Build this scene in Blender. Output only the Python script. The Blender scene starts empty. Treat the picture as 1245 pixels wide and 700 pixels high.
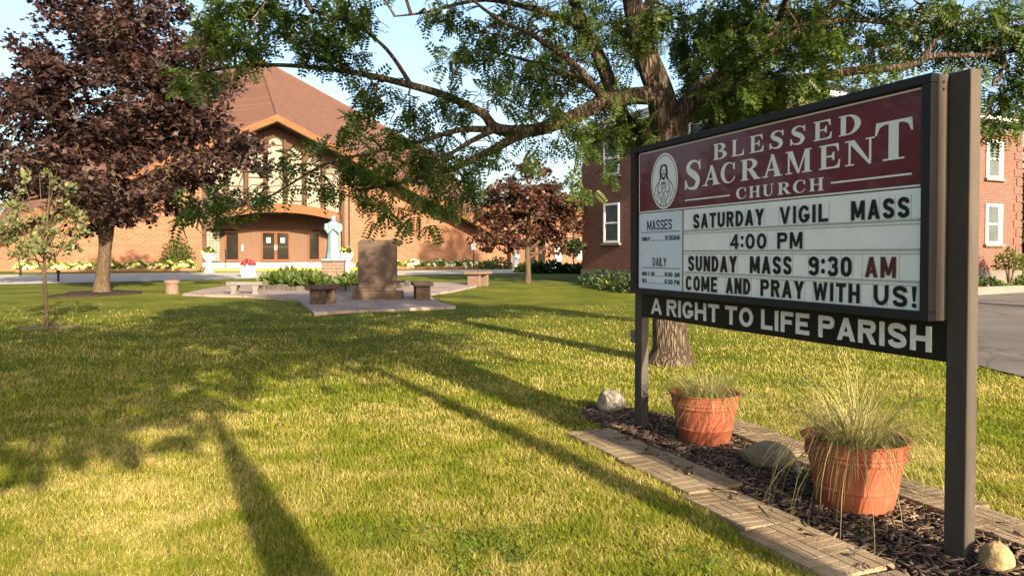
import bpy, bmesh, math, random
import numpy as np
from mathutils import Vector, Matrix

R = math.radians
SC = bpy.context.scene
COL = SC.collection
rng = np.random.default_rng(11)
random.seed(11)

# ------------------------------------------------------------------ camera, light, exposure
F, CX, CY, PITCH, SHIFT = 935.0, 622.5, 350.0, R(1.34), 20.1
CAM = Vector((0, 0, 1.5))
cd = bpy.data.cameras.new('camera')
cam = bpy.data.objects.new('camera', cd); COL.objects.link(cam)
cam.location = CAM; cam.rotation_euler = (R(90) - PITCH, 0, 0)
cd.sensor_width = 36; cd.lens = F / 1245 * 36; cd.shift_y = -SHIFT / 1245
cd.clip_start = .05; cd.clip_end = 4000
SC.camera = cam

SUN_EL, SUN_AZ = R(20), R(26.5)                       # azimuth: turned from straight behind the camera to the right
SD = Vector((math.sin(SUN_AZ) * math.cos(SUN_EL), -math.cos(SUN_AZ) * math.cos(SUN_EL), math.sin(SUN_EL)))
w = bpy.data.worlds.new('World'); SC.world = w; w.use_nodes = True
wn = w.node_tree; bg = wn.nodes['Background']
sky = wn.nodes.new('ShaderNodeTexSky'); sky.sky_type = 'NISHITA'; sky.sun_disc = False
sky.sun_elevation = SUN_EL; sky.sun_rotation = math.atan2(SD.x, SD.y); sky.altitude = 100; sky.air_density = 1.0; sky.dust_density = 4.0; sky.ozone_density = 1.2
wn.links.new(sky.outputs[0], bg.inputs[0]); bg.inputs[1].default_value = .10
sd = bpy.data.lights.new('sun', 'SUN'); sd.energy = 5.0; sd.angle = R(.55); sd.color = (1.0, .82, .58)
so = bpy.data.objects.new('sun', sd); COL.objects.link(so)
so.rotation_euler = SD.to_track_quat('Z', 'Y').to_euler(); so.location = (20, -30, 30)
vs = SC.view_settings
SC.display_settings.display_device = 'sRGB'
vs.view_transform = 'Standard'; vs.look = 'None'; vs.exposure = 1.82; vs.gamma = 1; vs.use_curve_mapping = False
SC.cycles.use_denoising = True
SC.cycles.max_bounces = 8; SC.cycles.transparent_max_bounces = 8

# ------------------------------------------------------------------ placing
def G(x, y):
    t = np.clip((np.asarray(y, float) - 18) / 27, 0, 1)
    return .35 * t * t * (3 - 2 * t)
def ray(px, py):
    xc = (px - CX) / F; yc = (CY - py - SHIFT) / F
    return Vector((xc, math.cos(PITCH) + yc * math.sin(PITCH), -math.sin(PITCH) + yc * math.cos(PITCH)))
def at(px, py, Y):
    r = ray(px, py); return CAM + r * (Y / r.y)
def gp(px, py):
    r = ray(px, py); Y = 30.
    for _ in range(25):
        t = (float(G(0, Y)) - CAM.z) / r.z; Y = .5 * Y + .5 * min(max(r.y * t, 1), 400)
    return CAM + r * (Y / r.y)
def on(x, y, dz=0): return Vector((x, y, float(G(x, y)) + dz))
WORDS = ['first', 'second', 'third', 'fourth', 'fifth', 'sixth', 'seventh', 'eighth', 'ninth', 'tenth', 'eleventh', 'twelfth', 'thirteenth',
         'fourteenth', 'fifteenth', 'sixteenth', 'seventeenth', 'eighteenth', 'nineteenth', 'twentieth', 'twenty-first', 'twenty-second', 'twenty-third', 'twenty-fourth']

# ------------------------------------------------------------------ objects
def tag(o, label=None, cat=None, group=None, kind=None):
    for k, v in (('label', label), ('category', cat), ('group', group), ('kind', kind)):
        if v: o[k] = v
    return o
def thing(name, label, cat, loc=(0, 0, 0), rz=0, group=None):
    o = bpy.data.objects.new(name, None); COL.objects.link(o); o.empty_display_size = .2
    o.location = loc; o.rotation_euler = (0, 0, rz)
    return tag(o, label, cat, group)
def copy_tree(o, parent=None):
    c = o.copy(); COL.objects.link(c)
    if parent: c.parent = parent
    for ch in list(o.children): copy_tree(ch, c)
    return c
class MB:
    def __init__(s): s.v = []; s.f = []; s.sm = []
    def add(s, vs, fs, smooth=False, mat=None):
        n = len(s.v)
        for p in vs: s.v.append(tuple(mat @ Vector(p)) if mat else tuple(p))
        for f in fs: s.f.append([i + n for i in f]); s.sm.append(smooth)
        return s
    def box(s, x0, x1, y0, y1, z0, z1, mat=None):
        return s.add([(x0, y0, z0), (x1, y0, z0), (x1, y1, z0), (x0, y1, z0), (x0, y0, z1), (x1, y0, z1), (x1, y1, z1), (x0, y1, z1)],
                     [(0, 3, 2, 1), (4, 5, 6, 7), (0, 1, 5, 4), (1, 2, 6, 5), (2, 3, 7, 6), (3, 0, 4, 7)], False, mat)
    def prism(s, pts, y0, y1, mat=None):               # outline in x,z, pushed along y
        n = len(pts)
        a = sum(pts[i][0] * pts[(i + 1) % n][1] - pts[(i + 1) % n][0] * pts[i][1] for i in range(n))
        if a < 0: pts = pts[::-1]
        v = [(x, y0, z) for x, z in pts] + [(x, y1, z) for x, z in pts]
        f = [tuple(range(n)), tuple(range(2 * n - 1, n - 1, -1))] + [(i, n + i, n + (i + 1) % n, (i + 1) % n) for i in range(n)]
        return s.add(v, f, False, mat)
    def slab(s, pts, z0, z1):                          # outline in x,y, pushed along z
        n = len(pts)
        a = sum(pts[i][0] * pts[(i + 1) % n][1] - pts[(i + 1) % n][0] * pts[i][1] for i in range(n))
        if a < 0: pts = pts[::-1]
        v = [(x, y, z0) for x, y in pts] + [(x, y, z1) for x, y in pts]
        return s.add(v, [tuple(range(n - 1, -1, -1)), tuple(range(n, 2 * n))] + [(i, (i + 1) % n, n + (i + 1) % n, n + i) for i in range(n)])
    def lathe(s, prof, n=32, mat=None, fold=None, smooth=True):
        v = []; f = []
        for k, (r, z) in enumerate(prof):
            for i in range(n):
                a = 2 * math.pi * i / n; q = r * (1 + (fold(a, z) if fold else 0))
                v.append((q * math.cos(a), q * math.sin(a), z))
        for k in range(len(prof) - 1):
            for i in range(n):
                j = (i + 1) % n; f.append((k * n + i, k * n + j, (k + 1) * n + j, (k + 1) * n + i))
        f.append(tuple(range(n - 1, -1, -1))); f.append(tuple(range((len(prof) - 1) * n, len(prof) * n)))
        return s.add(v, f, smooth, mat)
    def tube(s, pts, rad, n=8, smooth=True, ell=None):
        pts = [Vector(p) for p in pts]; m = len(pts); v = []; f = []
        up = None
        for k in range(m):
            d = (pts[min(k + 1, m - 1)] - pts[max(k - 1, 0)]).normalized()
            if up is None: up = d.orthogonal().normalized()
            a = (up - d * up.dot(d)).normalized(); b = d.cross(a); up = a
            r = rad[k] if hasattr(rad, '__len__') else rad
            for i in range(n):
                t = 2 * math.pi * i / n
                v.append(tuple(pts[k] + a * (r * math.cos(t)) + b * (r * math.sin(t))))
        for k in range(m - 1):
            for i in range(n):
                j = (i + 1) % n; f.append((k * n + i, k * n + j, (k + 1) * n + j, (k + 1) * n + i))
        f.append(tuple(range(n - 1, -1, -1))); f.append(tuple(range((m - 1) * n, m * n)))
        return s.add(v, f, smooth)
    def ball(s, c, r, mat=None, n=16, m=10, jit=0):
        prof = []; v = []; f = []
        for k in range(m + 1):
            t = math.pi * k / m
            for i in range(n):
                a = 2 * math.pi * i / n
                q = 1 + jit * math.sin(3 * a + k) * math.sin(2.3 * t + a)
                v.append((c[0] + q * r[0] * math.sin(t) * math.cos(a), c[1] + q * r[1] * math.sin(t) * math.sin(a), c[2] - q * r[2] * math.cos(t)))
        for k in range(m):
            for i in range(n):
                j = (i + 1) % n; f.append((k * n + i, k * n + j, (k + 1) * n + j, (k + 1) * n + i))
        return s.add(v, f, True, mat)
    def mesh(s, name):
        me = bpy.data.meshes.new(name); me.from_pydata(s.v, [], s.f)
        me.polygons.foreach_set('use_smooth', s.sm); me.update(); me.validate()
        if any(s.sm): me.set_sharp_from_angle(angle=R(38))
        return me
    def build(s, name, mat, parent=None, bevel=0, seg=2):
        return obj(name, s.mesh(name), mat, parent, bevel, seg)
def obj(name, me, mat, parent=None, bevel=0, seg=2):
    o = bpy.data.objects.new(name, me); COL.objects.link(o)
    if mat and not me.materials: me.materials.append(mat)
    if parent: o.parent = parent
    if bevel:
        b = o.modifiers.new('edge', 'BEVEL'); b.width = bevel; b.segments = seg; b.limit_method = 'ANGLE'; b.angle_limit = R(40)
    return o
def np_mesh(name, V, loops, counts, smooth=False):
    me = bpy.data.meshes.new(name)
    me.vertices.add(len(V)); me.vertices.foreach_set('co', np.ascontiguousarray(V, dtype=np.float32).ravel())
    me.loops.add(len(loops)); me.loops.foreach_set('vertex_index', np.ascontiguousarray(loops, dtype=np.int32))
    me.polygons.add(len(counts)); st = np.concatenate([[0], np.cumsum(counts)[:-1]]).astype(np.int32)
    me.polygons.foreach_set('loop_start', st)
    try: me.polygons.foreach_set('loop_total', np.asarray(counts, dtype=np.int32))
    except Exception: pass
    if smooth: me.polygons.foreach_set('use_smooth', np.ones(len(counts), dtype=bool))
    me.update(calc_edges=True); return me

# ------------------------------------------------------------------ materials
def newmat(name):
    m = bpy.data.materials.new(name); m.use_nodes = True; nt = m.node_tree
    for n in list(nt.nodes): nt.nodes.remove(n)
    out = nt.nodes.new('ShaderNodeOutputMaterial')
    def N(t, ins={}, **props):
        n = nt.nodes.new(t)
        for k, v in props.items(): setattr(n, k, v)
        for k, v in ins.items():
            if isinstance(v, bpy.types.NodeSocket): nt.links.new(v, n.inputs[k])
            else: n.inputs[k].default_value = v
        return n
    return m, nt, N, out
def c4(c): return (c[0], c[1], c[2], 1)
def ramp(N, fac, stops):
    r = N('ShaderNodeValToRGB', {'Fac': fac}); e = r.color_ramp.elements
    while len(e) < len(stops): e.new(.5)
    for i, (p, c) in enumerate(stops): e[i].position = p; e[i].color = c4(c)
    return r.outputs['Color']
def mixc(N, fac, a, b, mode='MIX'):
    n = N('ShaderNodeMix', data_type='RGBA', blend_type=mode)
    nt = n.id_data
    for i, v in ((0, fac), (6, a), (7, b)):
        if isinstance(v, bpy.types.NodeSocket): nt.links.new(v, n.inputs[i])
        else: n.inputs[i].default_value = v if i == 0 else c4(v)
    return n.outputs[2]
def noise(N, vec, scale, detail=4, rough=.6, dist=0):
    return N('ShaderNodeTexNoise', {'Vector': vec, 'Scale': scale, 'Detail': detail, 'Roughness': rough, 'Distortion': dist}).outputs['Fac']
def plain(name, cols, rough=.75, scale=6., bump=0., bscale=40., coat=0., spec=.15, metal=0., stretch=None, fine=.35, obj_rand=0.):
    m, nt, N, out = newmat(name)
    vec = N('ShaderNodeTexCoord').outputs['Object']
    if stretch: vec = N('ShaderNodeMapping', {'Vector': vec, 'Scale': stretch}).outputs[0]
    k = len(cols)
    n1 = noise(N, vec, scale, 6); 
    col = ramp(N, n1, [(.3 + .4 * i / max(k - 1, 1), c) for i, c in enumerate(cols)]) if k > 1 else None
    n2 = noise(N, vec, bscale, 5)
    if col is None: col = mixc(N, n1, cols[0], [c * .8 for c in cols[0]])
    if fine: col = mixc(N, fine, col, ramp(N, n2, [(.25, (.35, .35, .35)), (.75, (1, 1, 1))]), 'MULTIPLY')
    if obj_rand:
        r = N('ShaderNodeObjectInfo').outputs['Random']
        col = mixc(N, obj_rand, col, ramp(N, r, [(0, (.45, .45, .45)), (1, (1.0, 1.0, 1.0))]), 'MULTIPLY')
    b = N('ShaderNodeBsdfPrincipled', {'Base Color': col, 'Roughness': rough, 'Metallic': metal, 'Specular IOR Level': spec, 'Coat Weight': coat, 'Coat Roughness': .04})
    if bump:
        bp = N('ShaderNodeBump', {'Height': n2, 'Strength': bump, 'Distance': .02}); nt.links.new(bp.outputs[0], b.inputs['Normal'])
    nt.links.new(b.outputs[0], out.inputs[0]); return m
def brick(name, a, b, mortar, w_=.23, h_=.078, mort=.011, var=.5, stain=(.6, .6, .6)):
    m, nt, N, out = newmat(name)
    o = N('ShaderNodeTexCoord').outputs['Object']
    s = N('ShaderNodeSeparateXYZ', {'Vector': o})
    ad = N('ShaderNodeMath', {0: s.outputs[0], 1: s.outputs[1]}, operation='ADD')
    v = N('ShaderNodeCombineXYZ', {'X': ad.outputs[0], 'Y': s.outputs[2]}).outputs[0]
    t = N('ShaderNodeTexBrick', {'Vector': v, 'Color1': c4(a), 'Color2': c4(b), 'Mortar': c4(mortar), 'Scale': 1, 'Mortar Size': mort, 'Mortar Smooth': .2, 'Bias': 0, 'Brick Width': w_, 'Row Height': h_})
    t.offset = .5
    n1 = noise(N, o, .7, 5); n2 = noise(N, v, 14, 2)
    c = mixc(N, var, t.outputs['Color'], ramp(N, n1, [(.3, stain), (.65, (1, 1, 1))]), 'MULTIPLY')
    c = mixc(N, .45, c, ramp(N, n2, [(.3, (.55, .5, .5)), (.7, (1, 1, 1))]), 'MULTIPLY')
    p = N('ShaderNodeBsdfPrincipled', {'Base Color': c, 'Roughness': .85, 'Specular IOR Level': .25})
    bp = N('ShaderNodeBump', {'Height': t.outputs['Fac'], 'Strength': .6, 'Distance': -.012}); nt.links.new(bp.outputs[0], p.inputs['Normal'])
    nt.links.new(p.outputs[0], out.inputs[0]); return m
def leafmat(name, cols, trans=.35, tcol=None, big=1.2, rough=.5):
    m, nt, N, out = newmat(name)
    g = N('ShaderNodeNewGeometry')
    n1 = noise(N, g.outputs['Position'], big, 3)
    r = N('ShaderNodeMath', {0: g.outputs['Random Per Island'], 1: .55}, operation='MULTIPLY')
    n1m = N('ShaderNodeMath', {0: n1, 1: .9, 2: r.outputs[0]}, operation='MULTIPLY_ADD')
    f = N('ShaderNodeMath', {0: n1m.outputs[0], 1: .22}, operation='SUBTRACT')
    k = len(cols); col = ramp(N, f.outputs[0], [(.1 + .8 * i / (k - 1), c) for i, c in enumerate(cols)])
    p = N('ShaderNodeBsdfPrincipled', {'Base Color': col, 'Roughness': rough, 'Specular IOR Level': .3})
    tc = mixc(N, 1, col, tcol or (1.3, 1.4, .5), 'MULTIPLY')
    tr = N('ShaderNodeBsdfTranslucent', {'Color': tc})
    mx = N('ShaderNodeMixShader', {'Fac': trans, 1: p.outputs[0], 2: tr.outputs[0]})
    nt.links.new(mx.outputs[0], out.inputs[0]); return m
def glassy(name, col, rough=.08):
    m, nt, N, out = newmat(name)
    o = N('ShaderNodeTexCoord').outputs['Object']
    n1 = noise(N, o, 2.5, 2)
    c = mixc(N, n1, col, [x * .5 for x in col])
    p = N('ShaderNodeBsdfPrincipled', {'Base Color': c, 'Roughness': rough, 'Specular IOR Level': .22})
    nt.links.new(p.outputs[0], out.inputs[0]); return m

M = {}
M['paint'] = plain('dark_bronze_paint', [(.014, .0145, .016), (.020, .020, .021)], .5, 3, .05, 90, fine=.25, spec=.22)
M['post'] = plain('weathered_bronze_post', [(.05, .042, .036), (.085, .07, .057)], .7, 2.5, .08, 70, stretch=(1, 1, .25), fine=.3)
M['maroon'] = plain('maroon_face', [(.105, .008, .016), (.14, .012, .022)], .3, 1.2, spec=.25, coat=.28, fine=.12)
M['board'] = plain('white_letter_board', [(.77, .77, .74), (.82, .82, .79)], .35, 1.5, coat=.15, fine=.12, bscale=12)
M['sched'] = plain('pale_blue_schedule_face', [(.60, .665, .74), (.66, .72, .78)], .35, 1.5, coat=.15, fine=.1, bscale=12)
M['track'] = plain('grey_letter_track', [(.36, .37, .36), (.46, .47, .45)], .4, 6, fine=.2)
M['ink'] = plain('black_letter', [(.012, .012, .014), (.018, .018, .02)], .35, 3, fine=.1)
M['rust'] = plain('faded_red_letter', [(.075, .022, .018), (.10, .035, .028)], .4, 12, fine=.2)
M['vinyl'] = plain('off_white_vinyl', [(.74, .73, .70), (.80, .79, .76)], .4, 5, fine=.12)
M['cast'] = plain('pale_grey_letter', [(.70, .70, .68), (.78, .78, .76)], .5, 7, fine=.25)
M['black'] = plain('black_panel', [(.008, .008, .009), (.014, .014, .014)], .45, 4, fine=.3)
M['terra'] = plain('terracotta_plastic', [(.19, .053, .029), (.25, .072, .039), (.285, .086, .048), (.32, .115, .07)], .6, 4.5, .06, 60, fine=.3)
M['soil'] = plain('dark_soil', [(.02, .014, .01), (.05, .035, .025)], .95, 20, .8, 60)
M['paver'] = plain('tan_concrete_paver', [(.15, .108, .068), (.25, .188, .12), (.33, .255, .168)], .9, 5, .5, 90, fine=.45, obj_rand=.4)
M['rock'] = plain('grey_brown_rock', [(.11, .088, .058), (.20, .165, .115), (.26, .22, .165)], .9, 5, .7, 22, fine=.4)
M['rockw'] = plain('pale_speckled_rock', [(.12, .105, .085), (.22, .195, .16), (.30, .27, .225)], .9, 7, .8, 26, fine=.5)
M['rocky'] = plain('yellow_sandstone_rock', [(.22, .155, .075), (.38, .29, .155)], .9, 9, .9, 30, fine=.5)
M['granite'] = plain('brown_granite', [(.05, .034, .026), (.095, .066, .05)], .7, 9, .06, 120, fine=.35)
M['granite2'] = plain('pinkish_granite', [(.13, .085, .065), (.19, .13, .10)], .7, 8, .1, 120, fine=.35)
M['stone'] = plain('pale_grey_stone', [(.13, .12, .11), (.18, .165, .15)], .85, 5, .2, 60, fine=.35)
M['darkstone'] = plain('dark_edging_stone', [(.07, .06, .052), (.13, .115, .10)], .9, 6, .6, 30, fine=.4)
M['white'] = plain('white_paint', [(.70, .69, .66), (.78, .77, .75)], .6, 3, fine=.12)
M['urn'] = plain('white_cast_stone', [(.62, .60, .56), (.72, .70, .66)], .8, 6, .1, 60, fine=.2)
M['bluestatue'] = plain('pale_blue_painted_statue', [(.12, .18, .215), (.19, .26, .295)], .8, 3, .05, 40, fine=.2)
M['whitestatue'] = plain('white_painted_statue', [(.62, .64, .65), (.72, .73, .73)], .6, 4, .05, 40, fine=.2)
M['bark'] = None
M['chbrick'] = brick('salmon_brick', (.235, .105, .058), (.185, .076, .041), (.25, .155, .10), .42, .15, .018, stain=(.74, .70, .68))
M['rebrick'] = brick('red_brick', (.17, .060, .042), (.115, .040, .030), (.20, .145, .115), stain=(.7, .66, .66))
M['pedbrick'] = brick('mixed_stone_block', (.23, .12, .085), (.13, .085, .065), (.24, .2, .16), .34, .13, .014)
M['shingle'] = brick('brown_shingle', (.155, .077, .052), (.115, .056, .038), (.085, .04, .027), .5, .16, .012, stain=(.8, .78, .76))
M['slate'] = brick('grey_shingle', (.11, .105, .10), (.08, .078, .075), (.05, .05, .05), .4, .16, .012)
M['copper'] = plain('orange_stained_wood', [(.11, .05, .022), (.175, .083, .038)], .8, 2.5, .1, 30, stretch=(.3, .3, 3), fine=.3)
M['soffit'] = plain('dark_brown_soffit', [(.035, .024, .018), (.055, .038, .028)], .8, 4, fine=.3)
M['siding'] = plain('brown_wood_siding', [(.11, .063, .041), (.155, .092, .062)], .8, 3, .2, 30, stretch=(9, 9, .4), fine=.4)
M['mull'] = plain('brown_mullion', [(.055, .028, .018), (.08, .044, .03)], .7, 3, fine=.25)
M['doorwood'] = plain('varnished_orange_door_frame', [(.12, .045, .02), (.17, .066, .03)], .7, 3, fine=.25)
M['milk'] = plain('textured_white_glass', [(.14, .128, .10), (.21, .19, .15), (.27, .25, .20)], .75, 3.2, .25, 14, fine=.3)
M['glass'] = glassy('dark_door_glass', (.012, .011, .010))
M['wglass'] = glassy('grey_window_glass', (.10, .115, .12), .12)
M['paper'] = plain('white_paper_notice', [(.7, .68, .62), (.75, .73, .68)], .8, 9, fine=.1)
M['yellow'] = plain('yellow_kerb_paint', [(.62, .40, .03), (.70, .48, .06)], .7, 4, fine=.3)
M['concrete'] = plain('pale_concrete', [(.36, .30, .24), (.46, .40, .33)], .9, 2, .2, 50, fine=.35)
M['foundation'] = plain('grey_block_foundation', [(.11, .10, .088), (.16, .15, .13)], .9, 2, .3, 30, fine=.4)
M['hose'] = plain('black_bollard', [(.02, .02, .02), (.03, .03, .03)], .5, 4, fine=.2)
M['rail'] = M['hose']

def bark(name, dark, light, scale=9., bump=.9):
    m, nt, N, out = newmat(name)
    o = N('ShaderNodeTexCoord').outputs['Object']
    v = N('ShaderNodeMapping', {'Vector': o, 'Scale': (1, 1, .17)}).outputs[0]
    nv = N('ShaderNodeTexNoise', {'Vector': v, 'Scale': scale * .8, 'Detail': 3})
    vv = N('ShaderNodeVectorMath', {0: nv.outputs['Color'], 'Scale': .16}, operation='SCALE')
    vw = N('ShaderNodeVectorMath', {0: v, 1: vv.outputs[0]}, operation='ADD').outputs[0]
    vo = N('ShaderNodeTexVoronoi', {'Vector': vw, 'Scale': scale * 1.5}, feature='DISTANCE_TO_EDGE').outputs['Distance']
    n2 = noise(N, v, scale * 5, 5)
    rd = ramp(N, vo, [(.0, (0, 0, 0)), (.30, (1, 1, 1))])
    col = mixc(N, rd, dark, light)
    col = mixc(N, .6, col, ramp(N, n2, [(.3, (.45, .42, .4)), (.7, (1, 1, 1))]), 'MULTIPLY')
    h = N('ShaderNodeMath', {0: rd, 1: n2}, operation='ADD')
    p = N('ShaderNodeBsdfPrincipled', {'Base Color': col, 'Roughness': .9, 'Specular IOR Level': .2})
    bp = N('ShaderNodeBump', {'Height': h.outputs[0], 'Strength': bump, 'Distance': .03}); nt.links.new(bp.outputs[0], p.inputs['Normal'])
    nt.links.new(p.outputs[0], out.inputs[0]); return m
M['bark'] = bark('ridged_grey_brown_bark', (.025, .017, .012), (.16, .12, .083), 13)
M['bark2'] = bark('smooth_brown_bark', (.055, .038, .024), (.135, .10, .062), 16, .5)
M['twig'] = plain('brown_twig', [(.06, .042, .03), (.13, .095, .065)], .9, 8, fine=.3)
M['locust'] = leafmat('locust_leaf', [(.018, .040, .010), (.046, .084, .016), (.135, .17, .03)], .46, None, .9)
M['maple'] = leafmat('purple_maple_leaf', [(.008, .0055, .0055), (.018, .0095, .010), (.044, .022, .020), (.10, .052, .042)], .28, (1.6, .8, .6), .55)
M['redmaple'] = leafmat('reddish_maple_leaf', [(.018, .008, .007), (.042, .017, .013), (.085, .036, .022), (.115, .065, .03)], .28, (1.5, .8, .5), .9)
M['bronze'] = leafmat('bronze_green_leaf', [(.06, .085, .03), (.12, .14, .055), (.20, .165, .09)], .35, None, 2)
M['green'] = leafmat('mid_green_leaf', [(.03, .055, .014), (.065, .10, .02), (.11, .14, .03)], .35)
M['dkgreen'] = leafmat('dark_green_leaf', [(.012, .028, .012), (.03, .055, .02), (.05, .08, .03)], .25)
M['lime'] = leafmat('yellow_green_leaf', [(.08, .12, .02), (.18, .21, .04), (.30, .30, .07)], .35)
M['yflower'] = leafmat('yellow_petal', [(.55, .47, .10), (.72, .64, .22), (.78, .74, .42)], .3, (1, 1, 1))
M['wflower'] = leafmat('cream_petal', [(.60, .58, .34), (.74, .72, .52), (.8, .8, .68)], .3, (1, 1, 1))
M['rflower'] = leafmat('red_petal', [(.35, .015, .03), (.5, .03, .06), (.55, .08, .12)], .3, (1, 1, 1))
M['drygrass'] = leafmat('tan_green_grass_blade', [(.075, .105, .028), (.16, .18, .055), (.32, .28, .12), (.46, .38, .20)], .35, (1.2, 1.2, .8), 5)

M['clover'] = leafmat('clover_leaf', [(.045, .085, .010), (.085, .13, .016), (.12, .165, .022)], .35, None, 2, .85)
M['fallen'] = leafmat('dry_fallen_leaf', [(.13, .07, .03), (.30, .20, .06), (.42, .34, .10)], .2, (1, 1, 1), 9)
# lawn sheet and blades
def lawn_colour(N, nt):
    g = N('ShaderNodeNewGeometry'); P = g.outputs['Position']
    a = noise(N, P, .55, 5, .65); b = noise(N, P, 3.0, 5, .72)
    return g, P, a, b
def lawn_mat():
    m, nt, N, out = newmat('lawn_ground')
    g, P, a, b = lawn_colour(N, nt); c = noise(N, P, 45, 4, .7)
    col = ramp(N, a, [(.3, (.070, .10, .010)), (.55, (.15, .165, .018)), (.75, (.24, .215, .036))])
    col = mixc(N, .55, col, ramp(N, b, [(.3, (.5, .55, .45)), (.7, (1, 1, 1))]), 'MULTIPLY')
    col = mixc(N, .5, col, ramp(N, c, [(.3, (.35, .4, .3)), (.7, (1, 1, 1))]), 'MULTIPLY')
    p = N('ShaderNodeBsdfPrincipled', {'Base Color': col, 'Roughness': .95, 'Specular IOR Level': .1})
    h = N('ShaderNodeMath', {0: c, 1: b}, operation='ADD')
    bp = N('ShaderNodeBump', {'Height': h.outputs[0], 'Strength': 1, 'Distance': .05}); nt.links.new(bp.outputs[0], p.inputs['Normal'])
    nt.links.new(p.outputs[0], out.inputs[0]); return m
def blade_mat():
    m, nt, N, out = newmat('grass_blade')
    g, P, a, b = lawn_colour(N, nt)
    r = g.outputs['Random Per Island']
    s = N('ShaderNodeMath', {0: a, 1: .95, 2: N('ShaderNodeMath', {0: b, 1: .62}, operation='MULTIPLY').outputs[0]}, operation='MULTIPLY_ADD')
    s2 = N('ShaderNodeMath', {0: r, 1: .27, 2: s.outputs[0]}, operation='MULTIPLY_ADD')
    col = ramp(N, s2.outputs[0], [(.38, (.028, .066, .006)), (.60, (.085, .140, .011)), (.88, (.180, .195, .019)), (1.03, (.275, .245, .045)), (1.16, (.40, .33, .12))])
    p = N('ShaderNodeBsdfPrincipled', {'Base Color': col, 'Roughness': .6, 'Specular IOR Level': .15})
    tr = N('ShaderNodeBsdfTranslucent', {'Color': mixc(N, 1, col, (1.2, 1.25, .6), 'MULTIPLY')})
    mx = N('ShaderNodeMixShader', {'Fac': .32, 1: p.outputs[0], 2: tr.outputs[0]})
    nt.links.new(mx.outputs[0], out.inputs[0]); return m
M['lawn'] = lawn_mat(); M['blade'] = blade_mat()
def asphalt():
    m, nt, N, out = newmat('cracked_asphalt')
    P = N('ShaderNodeNewGeometry').outputs['Position']
    nv = N('ShaderNodeTexNoise', {'Vector': P, 'Scale': 1.4, 'Detail': 5})
    pv = N('ShaderNodeVectorMath', {0: P, 1: N('ShaderNodeVectorMath', {0: nv.outputs['Color'], 'Scale': .9}, operation='SCALE').outputs[0]}, operation='ADD').outputs[0]
    ed = N('ShaderNodeTexVoronoi', {'Vector': pv, 'Scale': .28}, feature='DISTANCE_TO_EDGE').outputs['Distance']
    col = ramp(N, noise(N, P, .5, 6), [(.3, (.095, .083, .076)), (.7, (.15, .135, .124))])
    col = mixc(N, .5, col, ramp(N, noise(N, P, 90, 4), [(.3, (.5, .5, .5)), (.7, (1, 1, 1))]), 'MULTIPLY')
    col = mixc(N, 1, col, ramp(N, ed, [(.003, (.62, .62, .62)), (.012, (1, 1, 1))]), 'MULTIPLY')
    p = N('ShaderNodeBsdfPrincipled', {'Base Color': col, 'Roughness': .92, 'Specular IOR Level': .12})
    nt.links.new(p.outputs[0], out.inputs[0]); return m
M['asphalt'] = asphalt()
M['plaza'] = brick('pale_pink_paving', (.29, .235, .205), (.235, .185, .16), (.17, .14, .12), .5, .5, .012)
_t = M['plaza'].node_tree
for n in _t.nodes:                                     # lies flat: use x,y instead of x+y,z
    if n.type == 'COMBXYZ':
        sp = [k for k in _t.nodes if k.type == 'SEPXYZ'][0]
        _t.links.new(sp.outputs[0], n.inputs['X']); _t.links.new(sp.outputs[1], n.inputs['Y'])
M['mulchbed'] = plain('dark_mulch_ground', [(.018, .012, .009), (.045, .030, .021)], .95, 14, .9, 45)
M['chip'] = leafmat('bark_mulch_chip', [(.016, .010, .007), (.042, .027, .019), (.10, .065, .045), (.26, .19, .13)], 0.02, (1, 1, 1), 9, .85)

# ------------------------------------------------------------------ the setting: lawn, drives, paving
LW = 0.9354, .3536                                       # sign axes: EX along the face, EY into the back
EX = Vector((.354, -.935, 0)).normalized(); EY = Vector((-EX.y, EX.x, 0))
C0 = Vector((2.043, 3.767, 0)); SO = C0 - EX * 1.47; SRZ = math.atan2(EX.y, EX.x)
def SL(l, q, z=0): return C0 - EX * l + EY * q + Vector((0, 0, z))

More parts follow.
